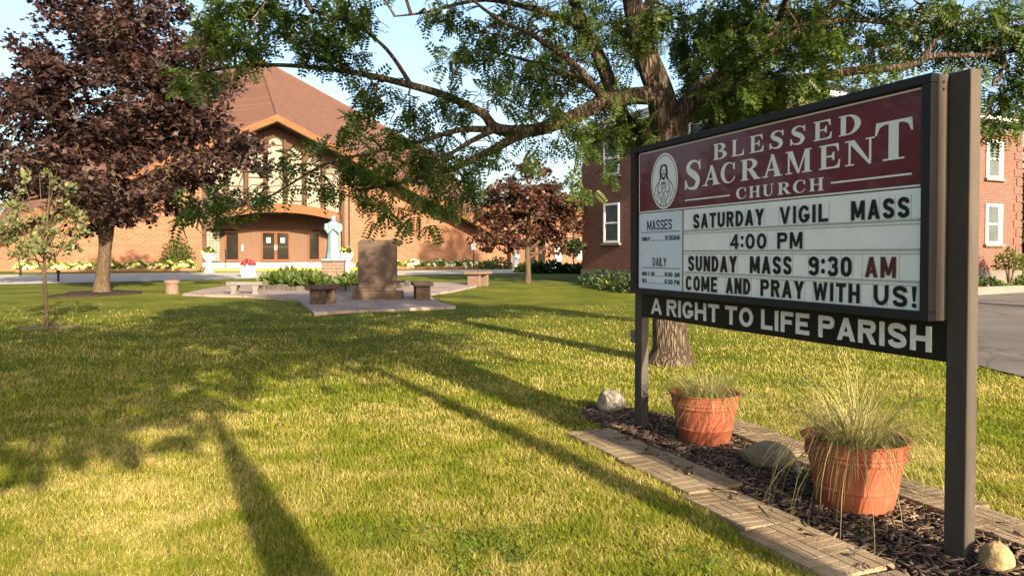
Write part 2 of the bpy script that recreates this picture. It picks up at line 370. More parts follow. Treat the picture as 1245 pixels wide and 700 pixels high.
def grid_sheet(name, xs, ys, dz, mat, kind='structure'):
    X, Y = np.meshgrid(xs, ys); Z = G(X, Y) + dz
    V = np.stack([X, Y, Z], -1).reshape(-1, 3); nx = len(xs); ny = len(ys)
    i = np.arange(nx - 1)[None, :] + nx * np.arange(ny - 1)[:, None]
    L = np.stack([i, i + 1, i + 1 + nx, i + nx], -1).reshape(-1)
    o = obj(name, np_mesh(name, V, L, np.full((nx - 1) * (ny - 1), 4), True), mat); tag(o, kind=kind); return o
grid_sheet('lawn', [-1500, -400, -100, -60, -30, -15, 0, 15, 30, 60, 100, 400, 1500], [-400, -100, -30, 0, 10] + list(np.linspace(16, 48, 33)) + [60, 90, 200, 500, 1500], 0, M['lawn'])
def strip_sheet(name, left, right, dz, mat, n=40):      # a drive between two polylines, following the ground
    def samp(pl, k):
        d = [0]
        for a, b in zip(pl, pl[1:]): d.append(d[-1] + math.hypot(b[0] - a[0], b[1] - a[1]))
        t = d[-1] * k / n
        for j in range(len(pl) - 1):
            if t <= d[j + 1] + 1e-6:
                u = (t - d[j]) / (d[j + 1] - d[j]); return [pl[j][i] + u * (pl[j + 1][i] - pl[j][i]) for i in (0, 1)]
    V = []; F_ = []; m = 9
    for k in range(n + 1):
        a = samp(left, k); b = samp(right, k)
        for i in range(m):
            x = a[0] + (b[0] - a[0]) * i / (m - 1); y = a[1] + (b[1] - a[1]) * i / (m - 1); V.append((x, y, float(G(x, y)) + dz))
    for k in range(n):
        for i in range(m - 1): q = k * m + i; F_.append((q, q + 1, q + m + 1, q + m))
    mb = MB(); mb.add(V, F_, True); o = mb.build(name, mat); tag(o, kind='structure'); return o
ROAD_NEAR = [(-70, 6), (-21.3, 32), (-1.0, 43.4), (8, 46.5), (30, 56)]
ROAD_FAR = [(-74, 16), (-27.7, 41.6), (-1.3, 54), (6, 57), (26, 68)]
DRIVE_L = [(7.5, -20), (6.6, 4), (6.1, 9.3), (6.6, 13), (8.5, 20), (10, 24), (30, 33)]
DRIVE_R = [(30, -20), (30, 4), (30, 9.3), (30, 13), (30, 20), (30, 24), (34, 30)]
strip_sheet('drive', ROAD_NEAR, ROAD_FAR, .02, plain('pale_worn_asphalt', [(.33, .30, .265), (.41, .375, .33)], .9, .8, .4, 90, fine=.35))
strip_sheet('parking_lot', DRIVE_L, DRIVE_R, .016, M['asphalt'])
PLAZA_PX = [(222, 359.5), (245, 354), (278, 349), (330, 346), (420, 344.5), (517, 345), (568, 345.5), (585, 348), (571, 351), (551, 355.5), (520, 360), (531, 368.5), (554, 375.5), (416, 381), (382, 384), (362, 366.5), (330, 364), (300, 362), (255, 361)]
PLAZA = [tuple(gp(*p)[:2]) for p in PLAZA_PX]
mb = MB()
def flat_poly(mb, poly, dz, thick):                   # triangulated plate with an edge, at the local ground height
    n = len(poly); zs = [float(G(*p)) for p in poly]
    v = [(x, y, z + dz) for (x, y), z in zip(poly, zs)] + [(x, y, z + dz - thick) for (x, y), z in zip(poly, zs)]
    a = sum(poly[i][0] * poly[(i + 1) % n][1] - poly[(i + 1) % n][0] * poly[i][1] for i in range(n))
    idx = list(range(n)) if a > 0 else list(range(n))[::-1]
    mb.add(v, [tuple(idx)] + [(n + idx[i], n + idx[(i + 1) % n], idx[(i + 1) % n], idx[i]) for i in range(n)])
flat_poly(mb, PLAZA, .075, .12); o = mb.build('paved_plaza', M['plaza']); tag(o, kind='structure')
# mulch bed under the sign
BED = [(3.95, .05), (3.5, -.17), (2.2, -.24), (-.2, -.34), (-2.2, -.42), (-2.2, .48), (-.2, .60), (2.2, .72), (3.3, .62), (3.8, .35)]
BEDW = [tuple(SL(l, q)[:2]) for l, q in BED]
flat = MB(); flat_poly(flat, BEDW, .004, .03); o = flat.build('mulch_bed', M['mulchbed']); tag(o, kind='structure')

def inside(poly, X, Y):
    r = np.zeros(X.shape, bool); n = len(poly)
    for i in range(n):
        x1, y1 = poly[i]; x2, y2 = poly[(i + 1) % n]
        c = (y1 > Y) != (y2 > Y)
        with np.errstate(divide='ignore', invalid='ignore'): r ^= c & (X < (x2 - x1) * (Y - y1) / (y2 - y1 + 1e-12) + x1)
    return r
FRONT_EDGE = [(-2.2, -.80), (-.7, -.70), (.58, -.63), (2.0, -.57), (3.0, -.55), (3.1, -.2), (-2.2, -.3)]
BACK_EDGE = [(-2.2, .45), (3.0, .62), (3.0, 1.0), (1.2, .95), (-2.2, .84)]
TREE_RING_C = gp(112, 358.5)
NOGRASS = [PLAZA, BEDW, [tuple(SL(l, q)[:2]) for l, q in FRONT_EDGE], [tuple(SL(l, q)[:2]) for l, q in BACK_EDGE],
           ROAD_NEAR + ROAD_FAR[::-1], DRIVE_L + DRIVE_R[::-1]]

def make_grass():
    n = 800000
    px = rng.uniform(-160, 1405, n); py = 311 + 449 * rng.random(n) ** .88
    xc = (px - CX) / F; yc = (CY - py - SHIFT) / F
    rx, ry, rz = xc, math.cos(PITCH) + yc * math.sin(PITCH), -math.sin(PITCH) + yc * math.cos(PITCH)
    Y = np.full(n, 8.)
    for _ in range(14): Y = .5 * Y + .5 * np.clip(ry * (G(0, Y) - 1.5) / rz, .5, 300)
    X = xc * Y / ry
    # break the even scatter into tufts
    ok = (Y < 27) & (Y > 1.2) & (rng.random(n) < np.clip(1.3 - Y / 17.5, .0, 1))
    for p in NOGRASS: ok &= ~inside(p, X, Y)
    ok &= ((X - 2.16) ** 2 + (Y - 10.44) ** 2 > .34 ** 2)
    ok &= ((X + 9.54) ** 2 + ((Y - 15.74)) ** 2 > .4 ** 2)
    ok &= ((X - TREE_RING_C.x) ** 2 / 1.2 + (Y - TREE_RING_C.y) ** 2 / 1.6 > .8)
    X, Y = X[ok], Y[ok]; n = len(X); Z = G(X, Y)
    tuft = .5 + .5 * np.sin(X * 7.3 + 2 * np.sin(Y * 5.1)) * np.sin(Y * 6.7 + 2 * np.sin(X * 4.3))
    pat = np.sin(X * 1.9 + 1.3 * np.sin(Y * 1.3)) * np.sin(Y * 2.3 + 1.1 * np.sin(X * 1.7))
    h = (.018 + .03 * rng.random(n) ** 1.4) * (.62 + .6 * tuft) * (1 + .35 * np.maximum(pat, 0)) * (1 + .012 * np.maximum(Y - 6, 0))
    wd = .0023 * np.maximum(1, Y / 5.2) ** .8 * (.7 + .6 * rng.random(n))
    a = rng.uniform(0, 2 * np.pi, n); lean = rng.uniform(.2, 1.9, n) ** 1.2 * h
    dx, dy = np.cos(a), np.sin(a); b = a + np.pi / 2 + rng.uniform(-.5, .5, n); bx, by = np.cos(b) * wd, np.sin(b) * wd
    V = np.empty((n, 5, 3), np.float32)
    V[:, 0] = np.stack([X - bx, Y - by, Z - .004], 1); V[:, 1] = np.stack([X + bx, Y + by, Z - .004], 1)
    mx, my, mz = X + dx * lean * .35, Y + dy * lean * .35, Z + h * .6
    V[:, 2] = np.stack([mx - bx * .8, my - by * .8, mz], 1); V[:, 3] = np.stack([mx + bx * .8, my + by * .8, mz], 1)
    V[:, 4] = np.stack([X + dx * lean, Y + dy * lean, Z + h], 1)
    base = (np.arange(n) * 5)[:, None]
    L = (base + np.array([0, 1, 3, 2, 2, 3, 4])[None]).ravel()
    o = obj('grass', np_mesh('grass', V.reshape(-1, 3), L, np.tile([4, 3], n)), M['blade']); tag(o, kind='stuff')
make_grass()

def make_mulch():
    n = 10500
    l = rng.uniform(-2.0, 3.9, n); q = rng.uniform(-.55, .80, n); P = C0
    X = C0.x - EX.x * l + EY.x * q; Y = C0.y - EX.y * l + EY.y * q
    spill = (rng.random(n) < .06) & inside([tuple(SL(a, b)[:2]) for a, b in ((-1.5, -.52), (2.9, -.36), (3.2, .78), (-1.5, .62))], X, Y)
    ib = inside(BEDW, X, Y); ok = ib | spill; up = np.where(ib, 0, .036)[ok]; X, Y = X[ok], Y[ok]; n = len(X)
    L = rng.uniform(.012, .05, n) * (1 + (rng.random(n) > .93) * .8); W = rng.uniform(.004, .011, n); T = rng.uniform(.0015, .004, n)
    a = rng.uniform(0, 2 * np.pi, n); e = rng.normal(0, .22, n); ro = rng.normal(0, .35, n)
    u = np.stack([np.cos(a) * np.cos(e), np.sin(a) * np.cos(e), np.sin(e)], 1)
    s = np.stack([-np.sin(a), np.cos(a), np.sin(ro)], 1); s /= np.linalg.norm(s, axis=1)[:, None]
    t = np.cross(u, s)
    c = np.stack([X, Y, .009 + rng.random(n) * .018 + up], 1)
    V = np.empty((n, 8, 3))
    for k in range(8):
        i, j, m = (k & 1) * 2 - 1, ((k >> 1) & 1) * 2 - 1, (k >> 2) * 2 - 1
        tp = 1 if i < 0 else .55
        V[:, k] = c + u * (L * i)[:, None] + s * (W * j * tp)[:, None] + t * (T * m)[:, None]
    fs = np.array([0, 2, 3, 1, 4, 5, 7, 6, 0, 1, 5, 4, 2, 6, 7, 3, 0, 4, 6, 2, 1, 3, 7, 5])
    o = obj('mulch', np_mesh('mulch', V.reshape(-1, 3), ((np.arange(n) * 8)[:, None] + fs).ravel(), np.full(n * 6, 4)), M['chip']); tag(o, kind='stuff')
make_mulch()
def make_clover():
    P = []
    for px, py, r, m in ((590, 672, .34, 420), (470, 650, .2, 60), (820, 690, .25, 70), (980, 470, .4, 80), (60, 520, .4, 60)):
        c = gp(px, py)
        for _ in range(m):
            a = rng.uniform(0, 6.28); q = r * rng.random() ** .6 * (1 + .3 * math.sin(3 * a)); P.append((c.x + q * math.cos(a), c.y + q * math.sin(a)))
    V = []; L = []; C = []; n = 0
    for x, y in P:
        if inside(NOGRASS[2], np.array([x]), np.array([y]))[0] or inside(BEDW, np.array([x]), np.array([y]))[0]: continue
        h = rng.uniform(.02, .045); b = rng.uniform(0, 6.28); s = rng.uniform(.006, .012); tl = rng.normal(0, .35, 2)
        for k in range(3):
            a = b + k * 2.094; u = np.array([math.cos(a), math.sin(a)]); v = np.array([-u[1], u[0]])
            for f, w_ in ((0, 0), (.6, .5), (1, .35), (1, -.35), (.6, -.5)):
                d = u * f * s * 1.5 + v * w_ * s * 1.6; V.append((x + d[0], y + d[1], h + d @ tl))
            L += list(range(n, n + 5)); C.append(5); n += 5
    o = obj('clover', np_mesh('clover', np.array(V), L, C), M['clover']); tag(o, kind='stuff')
make_clover()
def make_fallen():
    n = 260; X = rng.uniform(-7, 5.5, n); Y = rng.uniform(3.4, 14, n); ok = np.ones(n, bool)
    for p in NOGRASS[2:4]: ok &= ~inside(p, X, Y)
    X, Y = X[ok], Y[ok]; n = len(X); T = np.array([(0, 0, 0), (.4, .22, .05), (1, 0, .1), (.4, -.22, .05)]); V = []
    for x, y in zip(X, Y):
        a = rng.uniform(0, 6.28); s = rng.uniform(.018, .04); c_, s_ = math.cos(a), math.sin(a); t = rng.normal(0, .3); z = rng.uniform(.02, .04)
        for q in T: V.append((x + s * (c_ * q[0] - s_ * q[1]), y + s * (s_ * q[0] + c_ * q[1]), z + s * (q[2] + t * q[1])))
    o = obj('fallen_leaves', np_mesh('fallen_leaves', np.array(V), np.arange(4 * n), np.full(n, 4)), M['fallen']); tag(o, kind='stuff')
make_fallen()

# ------------------------------------------------------------------ leaves and trees
def maple_leaf():
    half = [(0, 0), (.10, .16), (.36, .30), (.30, .50), (.55, .62), (.62, .28), (1.0, 0)]
    pts = half + [(x, -y) for x, y in half[-2:0:-1]]
    return np.array([(x, y, -.15 * x * x) for x, y in pts]), [len(pts)]
def oval_leaf(w=.42):
    p = [(0, 0), (.3, w / 2), (.65, w / 2.3), (1, 0), (.65, -w / 2.3), (.3, -w / 2)]
    return np.array([(x, y, -.22 * x * x + .1 * abs(y)) for x, y in p]), [6]
def quad_leaf(w=.5):
    p = [(0, 0), (.45, w / 2), (1, 0), (.45, -w / 2)]
    return np.array([(x, y, -.12 * x) for x, y in p]), [4]
def locust_leaf(pairs=6):
    v = []; c = []
    for i in range(pairs):
        x = .16 + .84 * i / (pairs - 1); z = -.28 * x * x; l = .34 * (1 - .35 * abs(x - .5))
        for s in (1, -1):
            d = Vector((.38, s, -.25)).normalized(); w_ = Vector((1, -.38 * s, 0)).normalized() * .075
            b = Vector((x, 0, z)); m = b + d * l * .5; t = b + d * l
            v += [b, m + w_, t, m - w_]; c.append(4)
    x = 1.; v += [Vector((x, 0, -.28)), Vector((x + .1, .035, -.34)), Vector((x + .2, 0, -.42)), Vector((x + .1, -.035, -.34))]; c.append(4)
    return np.array([tuple(p) for p in v]), c
def scatter(name, tpl, P, D, Nn, S, mat, parent):
    T, cnt = tpl; D = D / np.linalg.norm(D, axis=1)[:, None]
    Y = np.cross(Nn, D); Y /= np.linalg.norm(Y, axis=1)[:, None] + 1e-9; Z = np.cross(D, Y)
    V = P[:, None] + S[:, None, None] * (T[None, :, 0:1] * D[:, None] + T[None, :, 1:2] * Y[:, None] + T[None, :, 2:3] * Z[:, None])
    n = len(P); k = len(T)
    L = (np.arange(n)[:, None] * k + np.arange(k)[None]).ravel()
    return obj(name, np_mesh(name, V.reshape(-1, 3), L, np.tile(cnt, n)), mat, parent)

def catmull(pts, n):
    out = []
    for i in range(len(pts) - 1):
        p0 = pts[max(i - 1, 0)]; p1 = pts[i]; p2 = pts[i + 1]; p3 = pts[min(i + 2, len(pts) - 1)]
        for k in range(n):
            t = k / n
            out.append([.5 * (2 * b + (c - a) * t + (2 * a - 5 * b + 4 * c - d) * t * t + (3 * b - a - 3 * c + d) * t ** 3) for a, b, c, d in zip(p0, p1, p2, p3)])
    out.append(list(pts[-1])); return out

def grow(limbs, attract, step=.22, droop=.12, wig=.05, tipr=.0032, jitter=None):
    """limbs: lists of (x,y,z,r). Joins every attraction point to the nearest wood. Returns tubes and the nodes that carry leaves."""
    pos = []; for_r = []; par = []; limb = []
    tubes = []
    for L in limbs:
        q = catmull(L, 5)
        tubes.append(([p[:3] for p in q], [p[3] for p in q]))
        for p in q: pos.append(p[:3]); for_r.append(p[3]); par.append(-1); limb.append(True)
    A = np.array(attract); P = np.array(pos)
    d = np.min(np.linalg.norm(A[:, None] - P[None], axis=2), axis=1)
    order = np.argsort(d); cap = len(pos) + 60000
    arr = np.zeros((cap, 3)); arr[:len(pos)] = P; n = len(pos)
    par = list(par); nodes = []
    tips = []
    for i in order:
        a = A[i]; dd = np.linalg.norm(arr[:n] - a, axis=1) ; j = int(np.argmin(dd)); L = dd[j]
        k = max(1, int(L / step)); s = arr[j].copy(); prev = j
        off = rng.normal(0, wig * min(L, 1.5), 3)
        for m in range(1, k + 1):
            t = m / k; q = s + (a - s) * t + off * math.sin(math.pi * t) + np.array([0, 0, 1.]) * droop * L * math.sin(math.pi * t)
            arr[n] = q; par.append(prev); prev = n; n += 1
        tips.append(prev)
    cnt = np.zeros(n)
    for t in tips:
        while t >= 0 and t >= len(pos): cnt[t] += 1; t = par[t]
    rad = tipr * np.sqrt(np.maximum(cnt, 1)) ; rad = np.minimum(rad, .03)
    n0 = len(pos)
    return tubes, arr[:n], np.array(par), rad, n0, cnt
def twig_mesh(arr, par, rad, n0, limb_r=None):
    idx = np.arange(n0, len(arr)); p = par[idx]
    A = arr[p]; B = arr[idx]; D = B - A; ln = np.linalg.norm(D, axis=1)[:, None] + 1e-9; D = D / ln
    U = np.cross(D, np.array([.3, .5, .8])); U /= np.linalg.norm(U, axis=1)[:, None]; W = np.cross(D, U)
    ra = np.where(p >= n0, rad[np.maximum(p, 0)], rad[idx] * 1.3)[:, None]; ra = np.minimum(ra, rad[idx][:, None] * 1.5); rb = rad[idx][:, None]
    k = 4; V = np.empty((len(idx), 2 * k, 3))
    for i in range(k):
        t = 2 * math.pi * i / k; c = U * math.cos(t) + W * math.sin(t)
        V[:, i] = A + c * ra - D * ra * .3; V[:, k + i] = B + c * rb
    f = []
    for i in range(k): f += [i, (i + 1) % k, k + (i + 1) % k, k + i]
    L = ((np.arange(len(idx)) * 2 * k)[:, None] + np.array(f)[None]).ravel()
    return np_mesh('branches', V.reshape(-1, 3), L, np.full(len(idx) * k, 4), True)
def rough_tube(mb, pts, rad, n=14, amp=.06, seed=0):
    k0 = len(mb.v); mb.tube(pts, rad, n)
    m = len(pts)
    for k in range(m):
        c = Vector(pts[k])
        for i in range(n):
            v = Vector(mb.v[k0 + k * n + i]); a = 2 * math.pi * i / n
            s = 1 + amp * (math.sin(3 * a + seed + k * .23) + .6 * math.sin(5 * a - k * .31 + seed * 2) + .4 * math.sin(9 * a + k * .5))
            mb.v[k0 + k * n + i] = tuple(c + (v - c) * s)

def blobs(lst, Y, n, depth=1.0, shell=.35):
    out = []
    tot = sum(b[2] * b[3] * math.sqrt(b[2] * b[3]) for b in lst)
    for b in lst:
        x, y, rx, ry = b[:4]; YY = b[4] if len(b) > 4 else Y; m = max(1, int(n * b[2] * b[3] * math.sqrt(b[2] * b[3]) / tot))
        c = at(x, y, YY); sx = rx * YY / F; sz = ry * YY / F
        for _ in range(m):
            v = rng.normal(0, 1, 3); v /= np.linalg.norm(v); r = rng.random() ** shell
            out.append((c.x + v[0] * r * sx, c.y + v[1] * r * sx * depth, c.z + v[2] * r * sz))
    return out

def clumps(lst, Y, k, m, r, flat, depth=1.):
    out = []
    for c in blobs(lst, Y, k, depth, .3):
        q = r * rng.uniform(.6, 1.3)
        for _ in range(m):
            v = rng.normal(0, 1, 3); v /= np.linalg.norm(v); t = rng.random() ** .45
            out.append((c[0] + v[0] * t * q, c[1] + v[1] * t * q, c[2] + v[2] * t * q * flat - .12 * (v[0] ** 2 + v[1] ** 2) * q))
    return out

def leafy(arr, par, n0, per, size, axis_out=1., up=.8, jit=.5, droop=0., last=None, spread=.0):
    idx = np.arange(n0, len(arr))
    if last is not None: idx = idx[last[idx] <= 2]
    idx = np.repeat(idx, per); n = len(idx)
    D = arr[idx] - arr[np.maximum(par[idx], 0)]; D /= np.linalg.norm(D, axis=1)[:, None] + 1e-9
    D = D * .5 * axis_out + rng.normal(0, jit, (n, 3)); D[:, 2] -= droop
    Nn = rng.normal(0, .45, (n, 3)); Nn[:, 2] += up
    P = arr[idx] + rng.normal(0, 1, (n, 3)) * spread
    S = size * rng.uniform(.7, 1.25, n)
    return P, D, Nn, S

# ---- the big locust beside the sign
def make_locust():
    global rng; rng = np.random.default_rng(21)
    base = at(815, 446, 10.44); base.z = 0
    t = thing('locust_tree', 'big spreading locust tree with ridged bark behind the church signboard', 'tree', base)
    def pl(l): return [tuple(at(x, y, Y) - base) + (r,) for x, y, Y, r in l]
    trunk = [tuple(Vector((0, 0, -.1))) + (.36,), (0, 0, .06, .31), (.0, 0, .22, .255)] + pl([(814, 400, 10.44, .235), (815, 340, 10.44, .222), (814, 270, 10.44, .215), (812, 215, 10.44, .215), (813, 165, 10.44, .225), (806, 130, 10.44, .20), (799, 105, 10.45, .18), (788, 75, 10.45, .165), (776, 35, 10.5, .15), (768, -5, 10.6, .13), (752, -80, 10.8, .10), (738, -190, 11, .05)])
    limbs = [
        pl([(815, 165, 10.44, .16), (836, 128, 10.3, .135), (860, 104, 10.2, .115), (890, 85, 10, .09), (935, 60, 9.8, .07), (985, 30, 9.6, .055), (1030, -15, 9.4, .04), (1070, -90, 9.3, .02)]),
        pl([(808, 118, 10.44, .13), (772, 117, 10.3, .115), (735, 124, 10.2, .105), (695, 143, 10.1, .095), (650, 158, 10, .085), (605, 157, 9.9, .075), (586, 138, 9.8, .055), (545, 118, 9.7, .05), (500, 104, 9.6, .045), (440, 90, 9.5, .035), (370, 81, 9.4, .027), (300, 80, 9.3, .02), (235, 90, 9.2, .01)]),
        pl([(640, 160, 10, .06), (595, 184, 9.8, .05), (555, 203, 9.6, .04), (510, 216, 9.4, .03), (470, 226, 9.3, .02), (430, 232, 9.2, .012)]),
        pl([(600, 158, 9.9, .05), (560, 158, 9.6, .035), (510, 172, 9.4, .027), (450, 186, 9.2, .02), (395, 200, 9, .016), (340, 232, 8.9, .011), (285, 264, 8.8, .007)]),
        pl([(603, 157, 9.9, .04), (572, 172, 9.6, .03), (545, 188, 9.4, .02), (520, 190, 9.2, .01)]),
        pl([(808, 245, 10.6, .13), (791, 205, 10.8, .13), (775, 172, 10.9, .125), (752, 132, 11, .115), (735, 85, 11.1, .10), (712, 35, 11.2, .085), (690, -20, 11.3, .07), (668, -130, 11.5, .035)]),
        pl([(820, 190, 10.7, .11), (862, 160, 11.1, .10), (888, 118, 11.4, .09), (902, 70, 11.7, .07), (925, 15, 12, .05), (945, -70, 12.2, .03)]),
        pl([(836, 128, 10.3, .09), (900, 112, 10.2, .075), (970, 97, 10.1, .065), (1036, 87, 10, .058), (1075, 84, 9.9, .052), (1105, 80, 9.9, .048), (1138, 68, 9.8, .042), (1200, 67, 9.7, .03), (1290, 52, 9.6, .015)]),
        pl([(1120, 76, 9.85, .035), (1140, 45, 9.8, .03), (1165, 29, 9.7, .025), (1215, 26, 9.6, .018), (1280, 18, 9.5, .01)]),
        pl([(985, 30, 9.6, .05), (1040, 24, 9.7, .035), (1110, 30, 9.8, .025), (1180, 12, 9.9, .015)]),
        pl([(970, 97, 10.1, .04), (940, 92, 10.6, .035), (985, 75, 11.2, .03), (1060, 55, 11.8, .02), (1130, 50, 12.3, .01)]),
        pl([(752, 132, 11, .07), (720, 105, 11.6, .05), (660, 80, 12.2, .035), (590, 60, 12.8, .02)]),
        pl([(712, 35, 11.2, .06), (660, 15, 11, .045), (590, 0, 10.6, .03), (520, 15, 10.2, .018), (480, 20, 10, .01)]),
        pl([(735, 124, 10.2, .05), (700, 80, 9.8, .04), (650, 45, 9.4, .03), (600, 20, 9, .02), (540, -30, 8.7, .012)]),
        pl([(776, 35, 10.5, .08), (800, -20, 11.5, .06), (830, -70, 12.5, .045), (870, -110, 13.5, .025)]),
        pl([(768, -5, 10.6, .07), (740, -60, 9.4, .055), (700, -120, 8.3, .04), (650, -190, 7.4, .02)]),
        pl([(935, 60, 9.8, .05), (960, -10, 9, .04), (1000, -110, 8.2, .025), (1030, -200, 7.6, .014)]),
        pl([(500, 104, 9.6, .03), (470, 60, 9.4, .022), (430, 30, 9.2, .016), (380, 15, 9, .01)]),
    ]
    B = [  # foliage sprays: x, y, rx, ry, distance
        (262, 40, 30, 38, 9.2), (290, 12, 45, 22, 9.3), (335, 25, 40, 28, 9.4), (300, 62, 30, 20, 9.2), (385, 60, 30, 28, 9.3), (405, 32, 26, 22, 9.1), (440, 18, 30, 18, 9.3), (425, 78, 20, 16, 9.5), (240, 98, 26, 14, 9.2),
        (455, 112, 22, 22, 9.5), (440, 140, 14, 18, 9.4), (498, 128, 24, 18, 9.6), (545, 135, 30, 20, 9.7),
        (246, 258, 24, 18, 8.8), (276, 255, 26, 20, 8.8), (305, 236, 30, 15, 8.9), (345, 218, 28, 14, 8.9), (378, 200, 26, 14, 9), (395, 228, 18, 12, 9),
        (432, 190, 30, 30, 9.2), (455, 222, 34, 30, 9.2), (500, 205, 34, 34, 9.3), (540, 190, 36, 32, 9.5), (500, 250, 26, 20, 9.3), (540, 236, 24, 22, 9.4), (566, 215, 26, 28, 9.6), (470, 255, 20, 14, 9.2), (520, 262, 14, 10, 9.3),
        (490, 165, 30, 16, 9.4), (575, 185, 26, 16, 9.7),
        (545, 12, 34, 20, 10), (590, 45, 34, 28, 10.2), (640, 25, 44, 32, 10.6), (625, 85, 38, 24, 10.8), (660, 115, 34, 22, 10.8), (690, 60, 40, 40, 11.2), (560, 80, 26, 18, 10), (720, 20, 40, 28, 11), (735, 100, 26, 26, 11.4), (680, 100, 30, 20, 10.6), (600, 115, 26, 14, 10.1), (765, 65, 18, 30, 11.4),
        (655, 172, 22, 16, 10), (702, 168, 22, 22, 10.2), (735, 160, 18, 22, 10.4), (700, 205, 9, 26, 10.2), (745, 205, 14, 20, 10.6), (715, 235, 10, 12, 10.2), (610, 178, 16, 14, 9.8), (632, 195, 12, 14, 9.9), (760, 185, 12, 14, 10.7),
        (850, 25, 44, 28, 11), (870, 60, 36, 26, 11), (905, 45, 40, 34, 10.6), (915, 92, 40, 24, 10.4), (950, 105, 34, 16, 10.2), (895, 130, 44, 20, 11.2), (865, 150, 26, 22, 11.6), (985, 90, 28, 16, 10), (955, 40, 36, 34, 10), (1000, 55, 32, 22, 9.8), (1010, 12, 40, 16, 9.7), (845, 90, 18, 24, 11.4), (830, 55, 18, 26, 11.6), (880, 100, 30, 20, 10.8), (930, 70, 36, 24, 10.2),
        (1065, 18, 40, 16, 9.8), (1060, 55, 36, 18, 10.6), (1110, 45, 36, 20, 10.8), (1120, 14, 40, 14, 9.8), (1160, 50, 30, 24, 10.4), (1190, 20, 40, 20, 9.7), (1225, 50, 32, 36, 9.7), (1235, 95, 24, 30, 9.7), (1212, 110, 20, 26, 9.8), (1180, 85, 26, 14, 9.8), (1050, 92, 26, 12, 10), (1240, 10, 26, 18, 9.6), (1100, 95, 18, 8, 9.9), (1225, 145, 12, 8, 9.8), (1270, 70, 24, 50, 9.6),
        (1020, 30, 40, 24, 10.3), (1085, 60, 36, 22, 10.2), (1145, 30, 40, 24, 10.1), (1200, 60, 36, 26, 9.9), (905, 20, 44, 26, 10.8), (970, 20, 40, 24, 10.4), (855, 70, 30, 34, 11.8), (890, 120, 46, 26, 11.6), (935, 118, 36, 18, 11), (980, 108, 36, 14, 10.6), (1240, 130, 16, 20, 9.8), (1215, 150, 16, 14, 9.9), (850, 130, 24, 26, 12), (1010, 80, 30, 16, 10.4), (1180, 105, 24, 14, 9.9),
        (880, 72, 30, 20, 9.4), (925, 52, 34, 20, 9.2), (862, 112, 24, 18, 9.7), (905, 104, 30, 16, 9.5), (985, 40, 36, 20, 9), (960, 96, 30, 12, 9.6), (795, 20, 22, 24, 9.7), (750, 118, 20, 12, 9.7), (690, 150, 22, 12, 9.6), (655, 130, 24, 12, 9.5), (770, 45, 24, 26, 9.8), (630, 140, 20, 10, 9.4), (1070, 80, 30, 10, 9.3),
        (742, 128, 22, 14, 10.6), (770, 150, 22, 20, 10.9), (790, 165, 14, 20, 10.2), (745, 165, 16, 14, 10.4), (900, 118, 44, 14, 10.2), (955, 112, 36, 12, 9.9), (1000, 100, 30, 12, 9.7), (1215, 140, 26, 12, 9.8), (1235, 150, 14, 12, 9.6),
        # above and behind the frame
        (600, -60, 90, 45, 10.5), (720, -90, 90, 60, 10.5), (850, -80, 80, 60, 11.5), (980, -90, 80, 60, 9.5), (480, -40, 60, 40, 9.8), (1100, -50, 80, 40, 9.4), (700, -180, 90, 70, 9), (860, -140, 90, 70, 13), (1020, -190, 80, 60, 8.2), (380, -30, 60, 30, 9.2),
        (820, 20, 60, 40, 13), (700, 30, 60, 40, 13), (950, 40, 60, 36, 13)]
    at_pts = []
    for b in B:
        area = b[2] * b[3]; m = max(6, int(area / 17.)); 
        if b[4] > 12.5: m = int(m * .5)
        if 470 < b[0] < 830 and b[1] < 150: m = int(m * .85)
        if b[1] > 150: m = int(m * .62)
        elif b[0] > 940: m = int(m * .7)
        elif b[0] > 830: m = int(m * .9)
        at_pts += [tuple(np.array(p) - np.array(base)) for p in blobs([b], 0, m, .9, .45)]
    for c, q, m in (((3.3, 7.6, 4.7), .8, 90), ((4.2, 6.9, 5.1), .9, 90), ((2.5, 7.2, 5.4), .9, 90), ((1.3, 8.0, 5.2), .8, 70), ((5.2, 7.4, 5.0), .9, 80), ((3.0, 6.0, 5.6), 1.0, 90), ((4.6, 8.6, 5.6), 1.0, 90), ((.2, 8.4, 5.6), .9, 70)):
        for _ in range(m // 2):                          # the part of the crown that spreads towards the sun
            v = rng.normal(0, 1, 3); v /= np.linalg.norm(v); v *= q * rng.random() ** .45; at_pts.append((c[0] + v[0] - base.x, c[1] + v[1] - base.y, c[2] + v[2] * .7))
    tubes, arr, par, rad, n0, cnt = grow([trunk] + limbs, at_pts, .17, .10, .09, .0026)
    mb = MB(); rough_tube(mb, tubes[0][0], tubes[0][1], 22, .035, 1.3); mb.build('trunk', M['bark'], t)
    for i, (p, r) in enumerate(tubes[1:]):
        mb = MB(); rough_tube(mb, p, r, 12, .04, i); mb.build('limb', M['bark'], t)
    obj('twigs', twig_mesh(arr, par, rad, n0), M['twig'], t)
    P, D, Nn, S = leafy(arr, par, n0, 5, .20, 1., .9, .6, .25, cnt, .035)
    scatter('crown', locust_leaf(), P, D, Nn, S, M['locust'], t)
    print('locust leaves', len(P))
make_locust()

